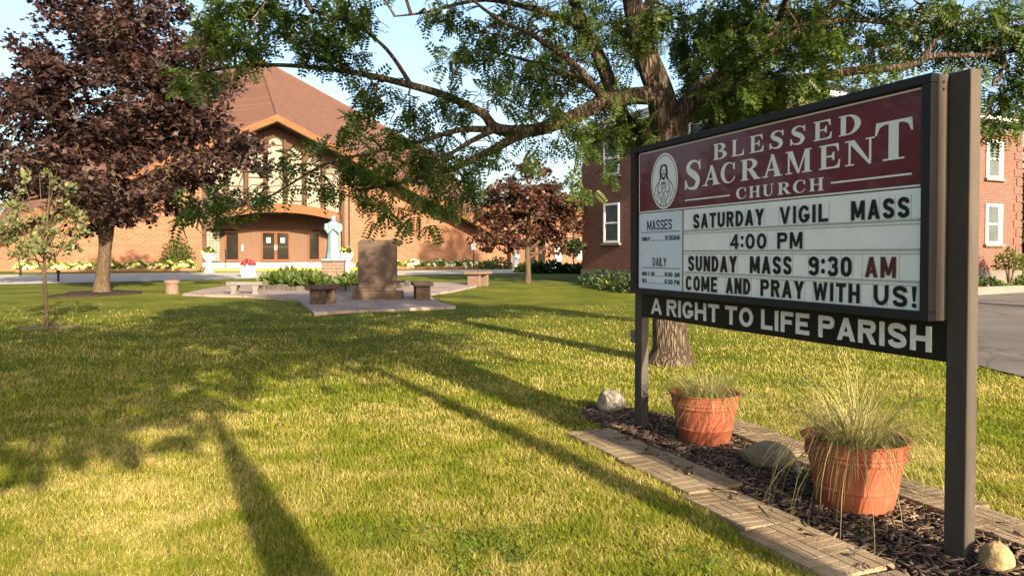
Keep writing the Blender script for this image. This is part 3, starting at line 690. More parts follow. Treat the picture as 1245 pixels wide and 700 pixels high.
def simple_tree(name, label, base, trunk, blob_list, Y, n, leaf, size, per, mat, barkm, depth=1., limbs=8, shell=.4, group=None, spread=.08, droop=.0, first=.45, up=.9, clump=None):
    global rng; rng = np.random.default_rng(len(label) * 7 + 3)
    base = Vector(base); t = thing(name, label, 'tree', base, 0, group)
    A = clumps(blob_list, Y, *clump, depth) if clump else blobs(blob_list, Y, n, depth, shell); A = [tuple(np.array(p) - np.array(base)) for p in A]
    T = [tuple(Vector(p[:3]) - base) + (p[3],) for p in trunk]
    AA = np.array(A); L = []
    top = T[-1]; r0 = T[0][3]
    far = AA[np.argsort(-np.linalg.norm(AA - AA.mean(0), axis=1))[:max(40, limbs * 6)]]
    ch = [far[0]]
    for _ in range(limbs - 1):
        dd = np.min([np.linalg.norm(far - c, axis=1) for c in ch], axis=0); ch.append(far[int(np.argmax(dd))])
    for k, e in enumerate(ch):
        f = first + (.98 - first) * ((k * .37) % 1); i = f * (len(T) - 1); j = int(i); u = i - j; j2 = min(j + 1, len(T) - 1)
        s = [T[j][m] * (1 - u) + T[j2][m] * u for m in range(4)]
        e = np.array(s[:3]) * .18 + np.array(e) * .82
        mid = [(s[m] + e[m]) / 2 for m in range(3)]; mid[2] += .06 * np.linalg.norm(e - np.array(s[:3]))
        L.append([(s[0], s[1], s[2], s[3] * .6), (mid[0], mid[1], mid[2], s[3] * .35), (e[0], e[1], e[2], s[3] * .1)])
    tubes, arr, par, rad, n0, cnt = grow([T] + L, A, .3 if size > .08 else .12, .06, .06, .004 if size > .08 else .002)
    mb = MB(); rough_tube(mb, tubes[0][0], tubes[0][1], 16, .03, len(name)); mb.build('trunk', barkm, t)
    mb = MB()
    for i, (p, r) in enumerate(tubes[1:]): rough_tube(mb, p, r, 8, .03, i)
    me = mb.mesh('branches'); obj('branches', me, barkm, t)
    obj('twigs', twig_mesh(arr, par, rad, n0), M['twig'], t)
    P, D, Nn, S = leafy(arr, par, n0, per, size, 1., up, .6, droop, cnt, spread)
    scatter('crown', leaf, P, D, Nn, S, mat, t)
    print(name, len(P)); return t

def tr(px, Y, pts):  # trunk polyline from pixel rows at one distance
    return [tuple(at(x, y, Y)) + (r,) for x, y, r in pts]
b = gp(124, 357); Ym = b.y
simple_tree('maple_tree', 'large dark purple-leaved maple standing in front of the brick church', b,
            [(b.x, b.y, b.z - .1, .36), (b.x, b.y, b.z + .25, .27)] + tr(0, Ym, [(125, 335, .235), (128, 300, .21), (129, 280, .25), (132, 240, .17), (138, 190, .17), (145, 120, .13), (150, 50, .09), (152, -10, .05)]),
            [(150, 95, 110, 95), (45, 165, 66, 62), (255, 190, 58, 62), (150, 212, 110, 52), (22, 105, 40, 40), (150, 20, 82, 52), (235, 120, 55, 50), (-10, 210, 50, 50), (190, 248, 60, 30), (90, 250, 60, 30), (235, 55, 30, 25), (60, 60, 24, 14)], Ym, 0, maple_leaf(), .17, 8, M['maple'], M['bark2'], .95, 14, .42, None, .10, .1, .5, .9, (215, 44, .95, .45))
b = gp(642, 344.5); Ys = b.y
simple_tree('red_maple_tree', 'small round reddish-leaved maple on the lawn beside the brick house', b,
            [(b.x, b.y, b.z - .1, .16), (b.x, b.y, b.z + .2, .13)] + tr(0, Ys, [(642, 325, .115), (641, 300, .10), (643, 270, .08), (645, 235, .05), (645, 208, .025)]),
            [(645, 252, 58, 34), (642, 228, 42, 26), (605, 283, 34, 22), (690, 280, 36, 24), (648, 292, 52, 18), (645, 208, 20, 14), (620, 255, 40, 26), (700, 255, 22, 20), (668, 225, 24, 20)], Ys, 0, maple_leaf(), .135, 9, M['redmaple'], M['bark2'], .95, 10, .5, None, .07, .1, .4, .9, (105, 30, .5, .5))
b = gp(57, 397.5); Yp = b.y
def sapling():
    global rng; rng = np.random.default_rng(8)
    t = thing('sapling', 'thin young fruit tree with sparse bronze-green leaves on the lawn', 'tree', b)
    T = [(0, 0, -.05, .06), (0, 0, .1, .045)] + [tuple(at(x, y, Yp) - b) + (r,) for x, y, r in [(56, 370, .04), (54, 335, .036), (55, 300, .03), (58, 265, .02), (60, 235, .012), (61, 205, .006)]]
    ends = [((54, 335), (38, 300), (22, 262)), ((55, 330), (72, 305), (88, 262)), ((55, 310), (30, 285), (8, 255)), ((55, 300), (75, 275), (98, 240)), ((56, 290), (40, 255), (30, 222)), ((57, 280), (68, 250), (76, 218)),
            ((56, 285), (50, 245), (48, 210)), ((56, 315), (80, 300), (100, 290)), ((55, 320), (25, 310), (5, 300)), ((57, 275), (62, 240), (70, 205)), ((55, 305), (45, 270), (15, 225)), ((55, 300), (66, 285), (84, 285))]
    L = []
    for k, e in enumerate(ends):
        dy = .55 * math.sin(k * 2.4)
        q = [at(e[0][0], e[0][1], Yp) - b, at(e[1][0], e[1][1], Yp + dy * .5) - b, at(e[2][0], e[2][1], Yp + dy) - b]
        L.append([tuple(q[0]) + (.015,), tuple(q[1]) + (.01,), tuple(q[2]) + (.004,)])
    A = [tuple(np.array(p) - np.array(b)) for p in blobs([(50, 280, 24, 26), (20, 266, 16, 34), (88, 262, 14, 34), (60, 222, 8, 30), (50, 305, 46, 15), (33, 232, 6, 26), (77, 226, 6, 28), (4, 280, 14, 26), (99, 278, 10, 24), (14, 240, 5, 16), (92, 232, 4, 16)], Yp, 120, 1, .6)]
    tubes, arr, par, rad, n0, cnt = grow([T] + L, A, .07, .15, .05, .0016)
    mb = MB()
    for i, (p, r) in enumerate(tubes): rough_tube(mb, p, r, 8, .03, i)
    mb.build('trunk', M['bark2'], t); obj('twigs', twig_mesh(arr, par, rad, n0), M['twig'], t)
    P, D, Nn, S = leafy(arr, par, n0, 9, .105, 1., .3, .5, -.5, None, .04)
    scatter('crown', oval_leaf(.5), P, D, Nn, S, M['bronze'], t)
sapling()
# trees round the place
def far_tree(name, label, px, py_base, Y, bl, mat, n=500, size=.5, group=None):
    p = at(px, 320, Y); p.z = float(G(0, 100)) if Y > 45 else float(G(0, Y))
    top = at(px, min(q[1] for q in bl), Y)
    simple_tree(name, label, p, [(p.x, p.y, p.z - .2, .35), (p.x, p.y, p.z + 2, .28), (p.x, p.y, (p.z + top.z) / 2, .18), (p.x, p.y, top.z, .05)], bl, Y, n, oval_leaf(.7), size, 4, mat, M['bark2'], 1, 8, .5, group, .3)
far_tree('far_tree', 'pale green tree rising beyond the low end of the church roof', 590, 320, 105, [(590, 258, 26, 32), (575, 275, 20, 20), (606, 275, 22, 22)], M['green'])
far_tree('far_tree', 'dark green tree beyond the sunlit end of the brick house', 1258, 320, 62, [(1258, 245, 18, 60), (1264, 300, 22, 25), (1250, 215, 10, 30)], M['dkgreen'], 600, .45)
far_tree('far_tree', 'green tree glimpsed between the reddish maple and brick house', 715, 320, 120, [(712, 235, 26, 40), (728, 262, 26, 30)], M['green'], 400, .6)
# shade trees behind the viewer shadow the lawn; last two added to block sky
def shade_tree(label, x, y, trunk, bl, n=420, size=.3):
    global rng; rng = np.random.default_rng(len(label) * 5 + 1)
    t = thing('shade_tree', label, 'tree', (x, y, 0), 0, 'lawn trees outside the picture')
    T = [(0, 0, z, r) for z, r in trunk]; A = []
    for cx, cy, cz, rx, rz in bl:
        for _ in range(int(n * rx * rx * rz / 6.5)):
            v = rng.normal(0, 1, 3); v /= np.linalg.norm(v); q = rng.random() ** .4
            A.append((cx + v[0] * q * rx, cy + v[1] * q * rx, cz + v[2] * q * rz))
    L = []
    for cx, cy, cz, rx, rz in bl:
        L.append([(0, 0, trunk[-2][0], .06), (cx * .5, cy * .5, (cz + trunk[-2][0]) / 2 + .3, .04), (cx, cy, cz, .02)])
    tubes, arr, par, rad, n0, cnt = grow([T] + L, A, .3, .05, .05, .004)
    mb = MB(); rough_tube(mb, tubes[0][0], tubes[0][1], 12, .03, 1); mb.build('trunk', M['bark2'], t)
    mb = MB()
    for p, r in tubes[1:]: mb.tube(p, r, 6)
    mb.build('branches', M['bark2'], t); obj('twigs', twig_mesh(arr, par, rad, n0), M['twig'], t)
    P, D, Nn, S = leafy(arr, par, n0, 4, size, 1, .8, .6, .1, cnt, .1)
    scatter('crown', oval_leaf(.55), P, D, Nn, S, M['green'], t)
shade_tree('young lawn tree outside the picture casting the long narrow trunk shadow', 2.25, -3.0, [(-.1, .22), (.3, .18), (2.6, .15), (3.9, .06), (5.5, .05), (8, .02)],
           [(-.4, -.4, 5.4, 1.7, 1.2), (-2.0, 0, 6.2, 1.7, 1.3), (.2, 0, 7.2, 1.4, 1.1), (-1.2, -1.0, 6.9, 1.6, 1.3), (-1.1, -.6, 4.5, 1.6, .8), (-2.4, -.3, 4.4, 1.6, .8), (-2.6, -.8, 5.3, 1.5, .9), (-3.4, 0, 5.4, 1.5, 1), (-2.5, -1.0, 4.2, 1.2, .5)])
shade_tree('straight-stemmed lawn tree outside the picture whose trunk shades the mulch bed', 5.36, -3.0, [(-.1, .24), (.3, .17), (2.6, .15), (4.6, .14), (6, .09), (9, .02)],
           [(.4, 0, 6.6, 1.6, 1.2), (.2, -.6, 8.0, 1.5, 1.2)])
shade_tree('taller lawn tree outside the picture shading the middle of the lawn', 4.35, -2.4, [(-.1, .2), (.3, .14), (2.6, .115), (4.6, .10), (6, .08), (9, .02)],
           [(.2, 0, 6.4, 1.7, 1.3), (.4, -1.4, 7.6, 1.7, 1.3), (-.2, -.6, 5.6, 1.3, .7), (.3, .2, 8.8, 1.8, 1.2), (-1.6, .6, 7.6, 1.5, 1.1)])
shade_tree('broad lawn tree outside the picture shading the far lawn', 1.2, -7.5, [(-.1, .34), (.3, .26), (3, .2), (5, .16), (8, .08), (10, .02)],
           [(0, 0, 7.5, 2.2, 1.6), (-2.4, .4, 6.8, 2.0, 1.4), (2.0, -.5, 7.6, 1.8, 1.3), (0, -1, 9.3, 1.8, 1.3)], 260)
shade_tree('very tall tree outside the picture shading the low end of the church wall', 16.6, 16.8, [(-.1, .5), (.4, .4), (6, .3), (12, .2), (17, .1), (20.5, .03)],
           [(0, 0, 18.2, 2.6, 2.6), (-1.6, 0, 15.5, 2.6, 2.4), (1.6, .5, 15.5, 2.6, 2.4), (0, 0, 12.5, 3, 2.2)], 260, .4)
shade_tree('leafy tree outside the picture beyond the left edge of the lawn', -13.5, 9, [(-.1, .4), (.4, .3), (4, .24), (8, .1), (10.5, .03)],  # added out of view to dim skylight on the sign's left-facing sides
           [(0, 0, 4.5, 3.2, 2.2), (0, 0, 8, 2.8, 2.4), (-1, -3, 5, 2.6, 2.2)], 60, .4)
shade_tree('leafy tree outside the picture farther along the lawn edge', -18, 15.5, [(-.1, .4), (.4, .3), (4, .24), (8, .1), (10.5, .03)],  # second unseen blocker, also added to darken the sign face and its reflections
           [(0, 0, 4.5, 3.2, 2.4), (0, 0, 8, 2.8, 2.4), (2, -3, 5, 2.4, 2.2)], 60, .4)

# ------------------------------------------------------------------ the church
TH = R(22)
A0 = at(337, 308, 54); A0.z = 0
ch = thing('brick_church', 'salmon brick church with a steep brown folded roof and arched entrance', 'church', A0, TH)
HA, HC, AW = 11.05, 3.15, 16.6
HP = 2 * HA - HC; OV = .7
def rz_(x): return HA - (HA - HC) / AW * abs(x)
def church():
    wy = 1.0
    for s in (-1, 1):
        pts = [(s * 4.75, .1), (s * 15.7, .1), (s * 15.7, rz_(15.7) - .42), (s * 4.75, rz_(4.75) - .42)]
        MB().prism(pts, wy, wy + .3).build('wall', M['chbrick'], ch)
    for s in (-1, 1):                                    # side walls with their own gables
        m = Matrix.Rotation(R(90), 4, 'Z')
        pts = [(1.32, .1), (31.9, .1), (31.9, HC), (AW, rz_(0) - .6), (1.32, HC)]
        o = MB().prism(pts, -15.69, -15.4).build('wall', M['chbrick'], ch); o.rotation_euler = (0, 0, R(90))
        if s < 0: o.location = (-31.09, 0, 0)
    MB().prism([(-15.3, .1), (15.3, .1), (15.3, HC), (0, HA - .6), (-15.3, HC)], 31.9, 32.2).build('wall', M['chbrick'], ch)
    MB().box(-26, -15.71, 1.4, 8, .1, 3.05).build('wing', M['chbrick'], ch)
    MB().box(-26.2, -15.5, 1.1, 8.2, 3.051, 3.3).build('wing_roof', M['shingle'], ch)
    # roof: eight planes folded between the peak, four gable tips and four low corners
    pk = (0, AW, HP); tips = [(0, -OV, HA), (AW, AW, HA), (0, 2 * AW, HA), (-AW, AW, HA)]; cor = [(AW, -OV, HC), (AW, 2 * AW, HC), (-AW, 2 * AW, HC), (-AW, -OV, HC)]
    mb = MB(); th = .28
    for i in range(4):
        a, c, d = tips[i], cor[i], tips[(i + 1) % 4]
        vs_ = [pk, a, c, d]; lo = [(x, y, z - th) for x, y, z in vs_]
        mb.add(vs_ + lo, [(0, 1, 2, 3), (7, 6, 5, 4), (1, 5, 6, 2), (2, 6, 7, 3)])
    rf = mb.build('roof', M['shingle'], ch)
    caps = MB()
    for a in tips + cor:
        n_ = [Vector(pk).lerp(Vector(a), .012 + .988 * k / 6) for k in range(7)]
        if a in tips: caps.tube([v + Vector((0, 0, .02)) for v in n_], .09, 6)
    caps.build('ridge_cap', M['shingle'], rf)
    # fascia boards along the front gable, dark soffit behind them
    for s in (-1, 1):
        p = [(0, HA + .04), (s * (AW + .1), HC - .01), (s * (AW + .1), HC - .50), (0, HA - .43)]
        MB().prism(p, -.07 - OV, -.005 - OV).build('fascia', M['copper'], ch)
        p = [(0, HA - .30), (s * (AW - .05), HC - .32), (s * (AW - .05), HC - .50), (0, HA - .48)]
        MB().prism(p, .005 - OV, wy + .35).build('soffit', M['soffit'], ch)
        d = [(AW * s + .0 * s, 0)]
        mb = MB()
        for (p0, p1) in (((s * AW, -OV, HC), (s * AW, AW, HA)), ((s * AW, AW, HA), (s * AW, 2 * AW, HC))):
            a, b_ = Vector(p0), Vector(p1); x0 = s * AW; x1 = s * (AW + .07)
            mb.add([(x0, a.y, a.z + .03), (x1, a.y, a.z + .03), (x1, a.y, a.z - .55), (x0, a.y, a.z - .55), (x0, b_.y, b_.z + .03), (x1, b_.y, b_.z + .03), (x1, b_.y, b_.z - .55), (x0, b_.y, b_.z - .55)],
                   [(0, 1, 2, 3), (4, 7, 6, 5), (0, 4, 5, 1), (1, 5, 6, 2), (2, 6, 7, 3), (3, 7, 4, 0)])
        mb.build('fascia', M['copper'], ch)
    # window wall between the brick wings
    MB().prism([(-4.75, 3.2), (4.75, 3.2), (4.75, rz_(4.75) - .5), (0, HA - .5), (-4.75, rz_(4.75) - .5)], 1.08, 1.3).build('window_wall', M['mull'], ch)
    tops = {0: 9.75, 1: 9.15, 2: 8.5, 3: 7.85}
    for k in range(-3, 4):
        cx = k * 1.33; zt = tops[abs(k)]; hw = .53; zb = 4.35
        arc = [(cx + hw * math.cos(a), zt - hw + hw * math.sin(a)) for a in np.linspace(0, math.pi, 15)]
        wv = MB().prism([(cx - hw, zb), (cx + hw, zb)] + arc, 1.03, 1.075).build('window', M['milk'], ch)
        fr = MB()
        ring = [(x, 1.02, z) for x, z in [(cx + hw, zb)] + arc + [(cx - hw, zb)]]
        fr.tube(ring, .055, 6, False)
        for zz in (zt - hw - .02, zt - 2.3, zt - 3.9):
            if zz > zb + .3: fr.box(cx - hw, cx + hw, .985, 1.028, zz - .045, zz + .045)
        fr.build('frame', M['mull'], wv)
    for k in range(-4, 4):
        cx = (k + .5) * 1.33; MB().box(cx - .075, cx + .075, .9, 1.07, 4.2, rz_(cx) - .5).build('mullion', M['mull'], ch)
    for s in (-1, 1): MB().box(s * 4.75 - .11, s * 4.75 + .11, .86, 1.32, .5, rz_(4.75) - .5).build('corner_post', M['mull'], ch)
    # arched canopy
    xs = np.linspace(-3.95, 3.95, 25)
    top = [(x, 4.87 - .036 * x * x) for x in xs]; bot = [(x, 4.28 - .036 * x * x) for x in xs[::-1]]
    cn = MB().prism(top + bot, -2.2, -2.1).build('canopy', M['copper'], ch)
    top = [(x, 4.84 - .036 * x * x) for x in xs]; bot = [(x, 4.50 - .036 * x * x) for x in xs[::-1]]
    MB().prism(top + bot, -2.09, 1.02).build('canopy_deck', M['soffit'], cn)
    # entrance wall with vertical boards
    arc = [(x, 3.66 - .080 * x * x) for x in np.linspace(4.7, -4.7, 21)]
    MB().prism([(-4.7, .86), (4.7, .86)] + arc, 1.12, 1.35).build('entrance_wall', M['siding'], ch)
    brd = MB()
    for x in np.arange(-4.6, 4.61, .33):
        if any(a - .06 < x < b_ + .06 for a, b_ in ((-3.45, -2.4), (-1.1, 1.05), (2.2, 3.15), (-4.7, -3.7))): continue
        brd.box(x - .022, x + .022, 1.095, 1.119, .95, 3.60 - .080 * x * x)
    brd.build('board_batten', M['siding'], ch)
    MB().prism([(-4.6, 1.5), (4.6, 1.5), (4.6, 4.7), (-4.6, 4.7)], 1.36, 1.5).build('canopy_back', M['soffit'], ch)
    def door(x0, x1, z0, z1, handle):
        d = MB()
        f = .09
        d.box(x0, x0 + f, 1.0, 1.118, z0, z1); d.box(x1 - f, x1, 1.0, 1.118, z0, z1); d.box(x0 + f, x1 - f, 1.0, 1.118, z1 - f, z1); d.box(x0 + f, x1 - f, 1.0, 1.118, z0, z0 + .16)
        o = d.build('door', M['doorwood'], ch)
        MB().box(x0 + f + .001, x1 - f - .001, 1.05, 1.08, z0 + .161, z1 - f - .001).build('pane', M['glass'], o)
        if handle:
            MB().box(x0 + f + .002, x1 - f - .002, .975, 1.0, z0 + 1.0, z0 + 1.06).build('handle', M['rail'], o)
            xm = (x0 + x1) / 2; MB().box(xm - .13, xm + .13, 1.035, 1.046, z0 + 1.35, z0 + 1.7).build('notice', M['paper'], o)
        return o
    door(-.98, -.02, .92, 3.05, True); door(0.0, .96, .92, 3.05, True)
    door(-3.4, -2.45, .92, 3.05, False); door(2.25, 3.1, .92, 3.05, False)
    MB().box(-.1, .1, 1.0, 1.03, 1.75, 2.1).build('notice', M['paper'], ch)
    MB().box(-2.32, -2.2, 1.08, 1.118, 1.7, 2.1).build('notice', M['paper'], ch)
    for s in (-1, 1):
        x0 = -4.6 if s < 0 else 3.75
        g = MB(); g.box(x0, x0 + .85, 1.0, 1.1, .95, 3.0); gp_ = g.build('glass_block_window', M['milk'], ch)
        g = MB()
        for i in range(5): g.box(x0 + i * .2125 - .012, x0 + i * .2125 + .012, .985, .998, .95, 3.0)
        for i in range(11): g.box(x0 + .013, x0 + .837, .983, .996, .95 + i * .205 - .012, .95 + i * .205 + .012)
        g.build('frame', M['mull'], gp_)
    for k in range(3):
        MB().box(-4.9 - .02 * k, 4.9 + .02 * k, -2.1 - .4 * k, 1.1, .15, .88 - .18 * k).build('step', M['concrete'], ch)
    MB().box(-4.97, 4.97, -3.06, -2.97, .17, .50).build('kerb_edge', M['yellow'], ch)
    for s in (-1, 1):
        h = MB(); x = -3.45 if s < 0 else 3.6
        h.tube([(x, -2.8, .5), (x, -2.75, 1.35), (x, -1.9, 1.75), (x, -1.6, 1.75), (x, -1.6, .88)], .025, 8); h.build('handrail', M['rail'], ch)
    MB().tube([(5.2, .93, .3), (5.2, .93, rz_(5.2) - .7)], .05, 8).build('downpipe', M['rail'], ch)
church()

# low hall that joins the church
p = at(606, 308, 68); p.z = 0
hall = thing('brick_hall', 'low orange brick hall with glazed doors between the church and brick house', 'hall', p, TH)
def mk_hall():
    MB().box(-5, 1.2, .8, 9, .1, 5.1).add([], []).build('wall', M['chbrick'], hall)
    MB().box(1.2, 16, 0, 9, .1, 5.1).build('wall', M['chbrick'], hall)
    MB().box(-5.2, 16.4, -.45, 9.4, 5.102, 5.55).build('roof', M['shingle'], hall)
    MB().box(-5.2, 16.4, -.5, -.452, 5.0, 5.6).build('fascia', M['copper'], hall)
    for x0 in (2.75, 3.7):
        d = MB(); d.box(x0, x0 + .1, -.06, -.002, .5, 2.75); d.box(x0 + .8, x0 + .9, -.06, -.002, .5, 2.75); d.box(x0 + .1, x0 + .8, -.06, -.002, 2.62, 2.75); d.box(x0 + .1, x0 + .8, -.06, -.002, .5, .7); d.box(x0 + .1, x0 + .8, -.06, -.002, 1.5, 1.58)
        o = d.build('door', M['doorwood'], hall); MB().box(x0 + .1, x0 + .8, -.03, -.003, .7, 2.62).build('pane', M['glass'], o)
    MB().box(1.85, 2.6, -.05, -.002, .5, 2.75).build('door_panel', M['siding'], hall)
    MB().box(2.8, 4.5, -.09, -.002, 2.85, 3.25).build('door_head', M['doorwood'], hall)
    MB().tube([(7.4, -.06, .3), (7.4, -.06, 5.0)], .06, 8).build('downpipe', M['rail'], hall)
    MB().box(7.75, 8.5, -.06, -.002, .9, 1.75).build('window', M['white'], hall)
mk_hall()

# ------------------------------------------------------------------ the brick house
rc = Vector((8.04, 23.9, 0)); RA = R(29)
rh = thing('brick_house', 'two-storey red brick house with white sash windows and low grey roof', 'house', rc, RA)
def mk_house():
    W, D_, zt = 14.0, 10.4, 6.2
    MB().box(-.04, W + .04, -.04, D_ + .04, -.2, .82).build('foundation', M['foundation'], rh)
    MB().box(0, W, 0, D_, .821, zt).build('wall', M['rebrick'], rh)
    q = MB()
    for k in range(16):
        z = .84 + k * .335; a = .55 if k % 2 else .38
        q.box(W - a, W + .03, -.03, .0 - .001, z, z + .27)
    q.build('quoin', M['rebrick'], rh)
    e = .5
    MB().box(-.05, W + .05, -.05, D_ + .05, zt + .001, zt + .3).build('cornice', M['stone'], rh)
    MB().box(-e, W + e, -e, D_ + e, zt + .301, zt + .46).build('eave', M['white'], rh)
    r = MB(); z0 = zt + .465; h = 2.1; hx = D_ / 2 + e
    r.add([(-e - .05, -e - .05, z0), (W + e + .05, -e - .05, z0), (W + e + .05, D_ + e + .05, z0), (-e - .05, D_ + e + .05, z0), (hx - e, D_ / 2, z0 + h), (W + e - hx, D_ / 2, z0 + h)],
          [(0, 1, 5, 4), (1, 2, 5), (2, 3, 4, 5), (3, 0, 4), (3, 2, 1, 0)])
    rf = r.build('roof', M['slate'], rh)
    def window(face, c, w_, z0, z1):
        f = MB(); t = .09; d = .06
        def bx(mb, a0, a1, o0, o1, y0, y1):
            if face == 'front': mb.box(a0, a1, -o1, -o0, y0, y1)
            else: mb.box(-o1, -o0, a0, a1, y0, y1)
        a, b_ = c - w_ / 2, c + w_ / 2; zm = (z0 + z1) / 2
        g = MB(); bx(g, a + t * .5, b_ - t * .5, .003, .02, z0 + .02, z1 - .02); win = g.build('window', M['wglass'], rh)
        bx(f, a, a + t, .021, d, z0, z1); bx(f, b_ - t, b_, .021, d, z0, z1); bx(f, a + t, b_ - t, .021, d, z1 - t, z1); bx(f, a + t, b_ - t, .021, d, z0, z0 + t); bx(f, a + t, b_ - t, .021, d - .012, zm - .035, zm + .035)
        f.build('frame', M['white'], win)
        s = MB(); bx(s, a - .1, b_ + .1, .003, .13, z0 - .1, z0 - .003); s.build('sill', M['stone'], win)
        if face == 'front':
            cu = MB(); bx(cu, a + t, a + .24, .0205, .0215, z0 + t, z1 - t); bx(cu, b_ - .24, b_ - t, .0205, .0215, z0 + t, z1 - t); cu.build('curtain', plain('grey_net_curtain', [(.22, .21, .20), (.28, .27, .25)], .7, 8), win)
    for y in (3.2, 8.25):
        window('side', y, 1.06, 1.93, 3.53); window('side', y, 1.06, 4.64, 6.06)
    for x in (2.5, 5.6, 8.8, 12.05):
        window('front', x, 1.12, 1.86, 3.40); window('front', x, 1.12, 4.38, 5.85)
mk_house()

# ------------------------------------------------------------------ the signboard
sg = thing('church_sign', 'dark framed church signboard on two posts with maroon header and black letters', 'sign', SO, SRZ)
def ell(cx, cz, rx, rz, a0, a1, n=18): return [(cx + rx * math.cos(R(a)), cz + rz * math.sin(R(a))) for a in np.linspace(a0, a1, n)]
def band(o, i): return o + i[::-1]
def stroke(pts, wd):
    q = catmull([tuple(p) + (w_,) for p, w_ in zip(pts, wd)], 6); l = []; r = []
    for k in range(len(q)):
        a = q[max(k - 1, 0)]; b_ = q[min(k + 1, len(q) - 1)]; dx, dz = b_[0] - a[0], b_[1] - a[1]; n = math.hypot(dx, dz) + 1e-9
        l.append((q[k][0] - dz / n * q[k][2] / 2, q[k][1] + dx / n * q[k][2] / 2)); r.append((q[k][0] + dz / n * q[k][2] / 2, q[k][1] - dx / n * q[k][2] / 2))
    return [[l[k], l[k + 1], r[k + 1], r[k]] for k in range(len(q) - 1)]
def sans_glyph(c, w_, h, t):
    """Bold gothic capitals: outlines in a box w_ wide and h high with stroke t."""
    def r(a, b, c_, d): return [(a, b), (c_, b), (c_, d), (a, d)]
    ti = t * .88
    if c == 'I': return [r(0, 0, w_, h)]
    if c == '!': return [[(w_ * .28, h * .30), (w_ * .72, h * .30), (w_, h), (0, h)], ell(w_ / 2, h * .11, w_ * .5, h * .11, 0, 340, 16)]
    if c == ':': return [ell(w_ / 2, h * .24, w_ * .5, w_ * .55, 0, 340, 14), ell(w_ / 2, h * .76, w_ * .5, w_ * .55, 0, 340, 14)]
    if c == 'T': return [r(0, h - ti, w_, h), r(w_ / 2 - t / 2, 0, w_ / 2 + t / 2, h - ti)]
    if c == 'L': return [r(0, 0, t, h), r(t, 0, w_, ti)]
    if c in 'EF':
        g = [r(0, 0, t, h), r(t, h - ti, w_, h), r(t, h * .5 - ti / 2, w_ * .88, h * .5 + ti / 2)]
        return g + ([r(t, 0, w_, ti)] if c == 'E' else [])
    if c == 'H': return [r(0, 0, t, h), r(w_ - t, 0, w_, h), r(t, h * .5 - ti / 2, w_ - t, h * .5 + ti / 2)]
    if c == 'N': return [r(0, 0, t * .9, h), r(w_ - t * .9, 0, w_, h), [(0, h), (t * 1.08, h), (w_, 0), (w_ - t * 1.08, 0)]]
    if c == 'M': 
        m = w_ / 2; return [r(0, 0, t * .92, h), r(w_ - t * .92, 0, w_, h), [(0, h), (t * 1.1, h), (m + t * .38, h * .12), (m - t * .38, h * .12)], [(w_, h), (w_ - t * 1.1, h), (m - t * .38, h * .12), (m + t * .38, h * .12)]]
    if c == 'V': return [[(0, h), (t * 1.08, h), (w_ / 2 + t * .42, 0), (w_ / 2 - t * .42, 0)], [(w_, h), (w_ - t * 1.08, h), (w_ / 2 - t * .42, 0), (w_ / 2 + t * .42, 0)]]
    if c == 'W':
        a = w_ * .27; b = w_ * .73; m = w_ / 2; u = t * .92
        return [[(0, h), (u, h), (a + u * .42, 0), (a - u * .42, 0)], [(m - u * .4, h * .95), (m + u * .4, h * .95), (a + u * .42, 0), (a - u * .42, 0)], [(m - u * .4, h * .95), (m + u * .4, h * .95), (b + u * .42, 0), (b - u * .42, 0)], [(w_, h), (w_ - u, h), (b - u * .42, 0), (b + u * .42, 0)]]
    if c == 'A': return [[(0, 0), (t * 1.02, 0), (w_ / 2 + t * .48, h), (w_ / 2 - t * .48, h)], [(w_, 0), (w_ - t * 1.02, 0), (w_ / 2 - t * .48, h), (w_ / 2 + t * .48, h)], r(w_ * .24, h * .2, w_ * .76, h * .2 + ti * .9)]
    if c == 'Y': return [r(w_ / 2 - t / 2, 0, w_ / 2 + t / 2, h * .46), [(0, h), (t * 1.1, h), (w_ / 2 + t / 2, h * .44), (w_ / 2 - t / 2, h * .40)], [(w_, h), (w_ - t * 1.1, h), (w_ / 2 - t / 2, h * .44), (w_ / 2 + t / 2, h * .40)]]
    def ring(x0, x1, z0, z1, a0=0, a1=360):
        cx = (x0 + x1) / 2; rx = (x1 - x0) / 2; rz = min(rx * 1.08, (z1 - z0) / 2 - .001); A_ = []
        k = max(8, int(abs(a1 - a0) / 10))
        for a in np.linspace(a0, a1, k):
            s_ = math.sin(R(a)); zc = z1 - rz if s_ > 1e-4 else z0 + rz if s_ < -1e-4 else None
            if zc is None: 
                for zc2 in ((z0 + rz, z1 - rz) if (math.cos(R(a)) > 0) == (a1 > a0) else (z1 - rz, z0 + rz)): A_.append((a, zc2))
            else: A_.append((a, zc))
        o = [(cx + rx * math.cos(R(a)), zc + rz * math.sin(R(a))) for a, zc in A_]; i_ = [(cx + (rx - t) * math.cos(R(a)), zc + (rz - ti) * math.sin(R(a))) for a, zc in A_]
        return [[o[k], o[k + 1], i_[k + 1], i_[k]] for k in range(len(o) - 1) if (o[k][0] - o[k + 1][0]) ** 2 + (o[k][1] - o[k + 1][1]) ** 2 > 1e-12]
    if c in 'O0': return ring(0, w_, 0, h, 0, 360)
    if c == 'C': return ring(0, w_, 0, h, 28, 332)
    if c == 'G': return ring(0, w_, 0, h, 28, 355) + [r(w_ - t, h * .22, w_, h * .5), r(w_ * .52, h * .5 - ti, w_ - t, h * .5)]
    if c == 'U': return [r(0, w_ * .5, t, h), r(w_ - t, w_ * .5, w_, h)] + [[a for a in q] for q in ring(0, w_, 0, h, 181, 359)]
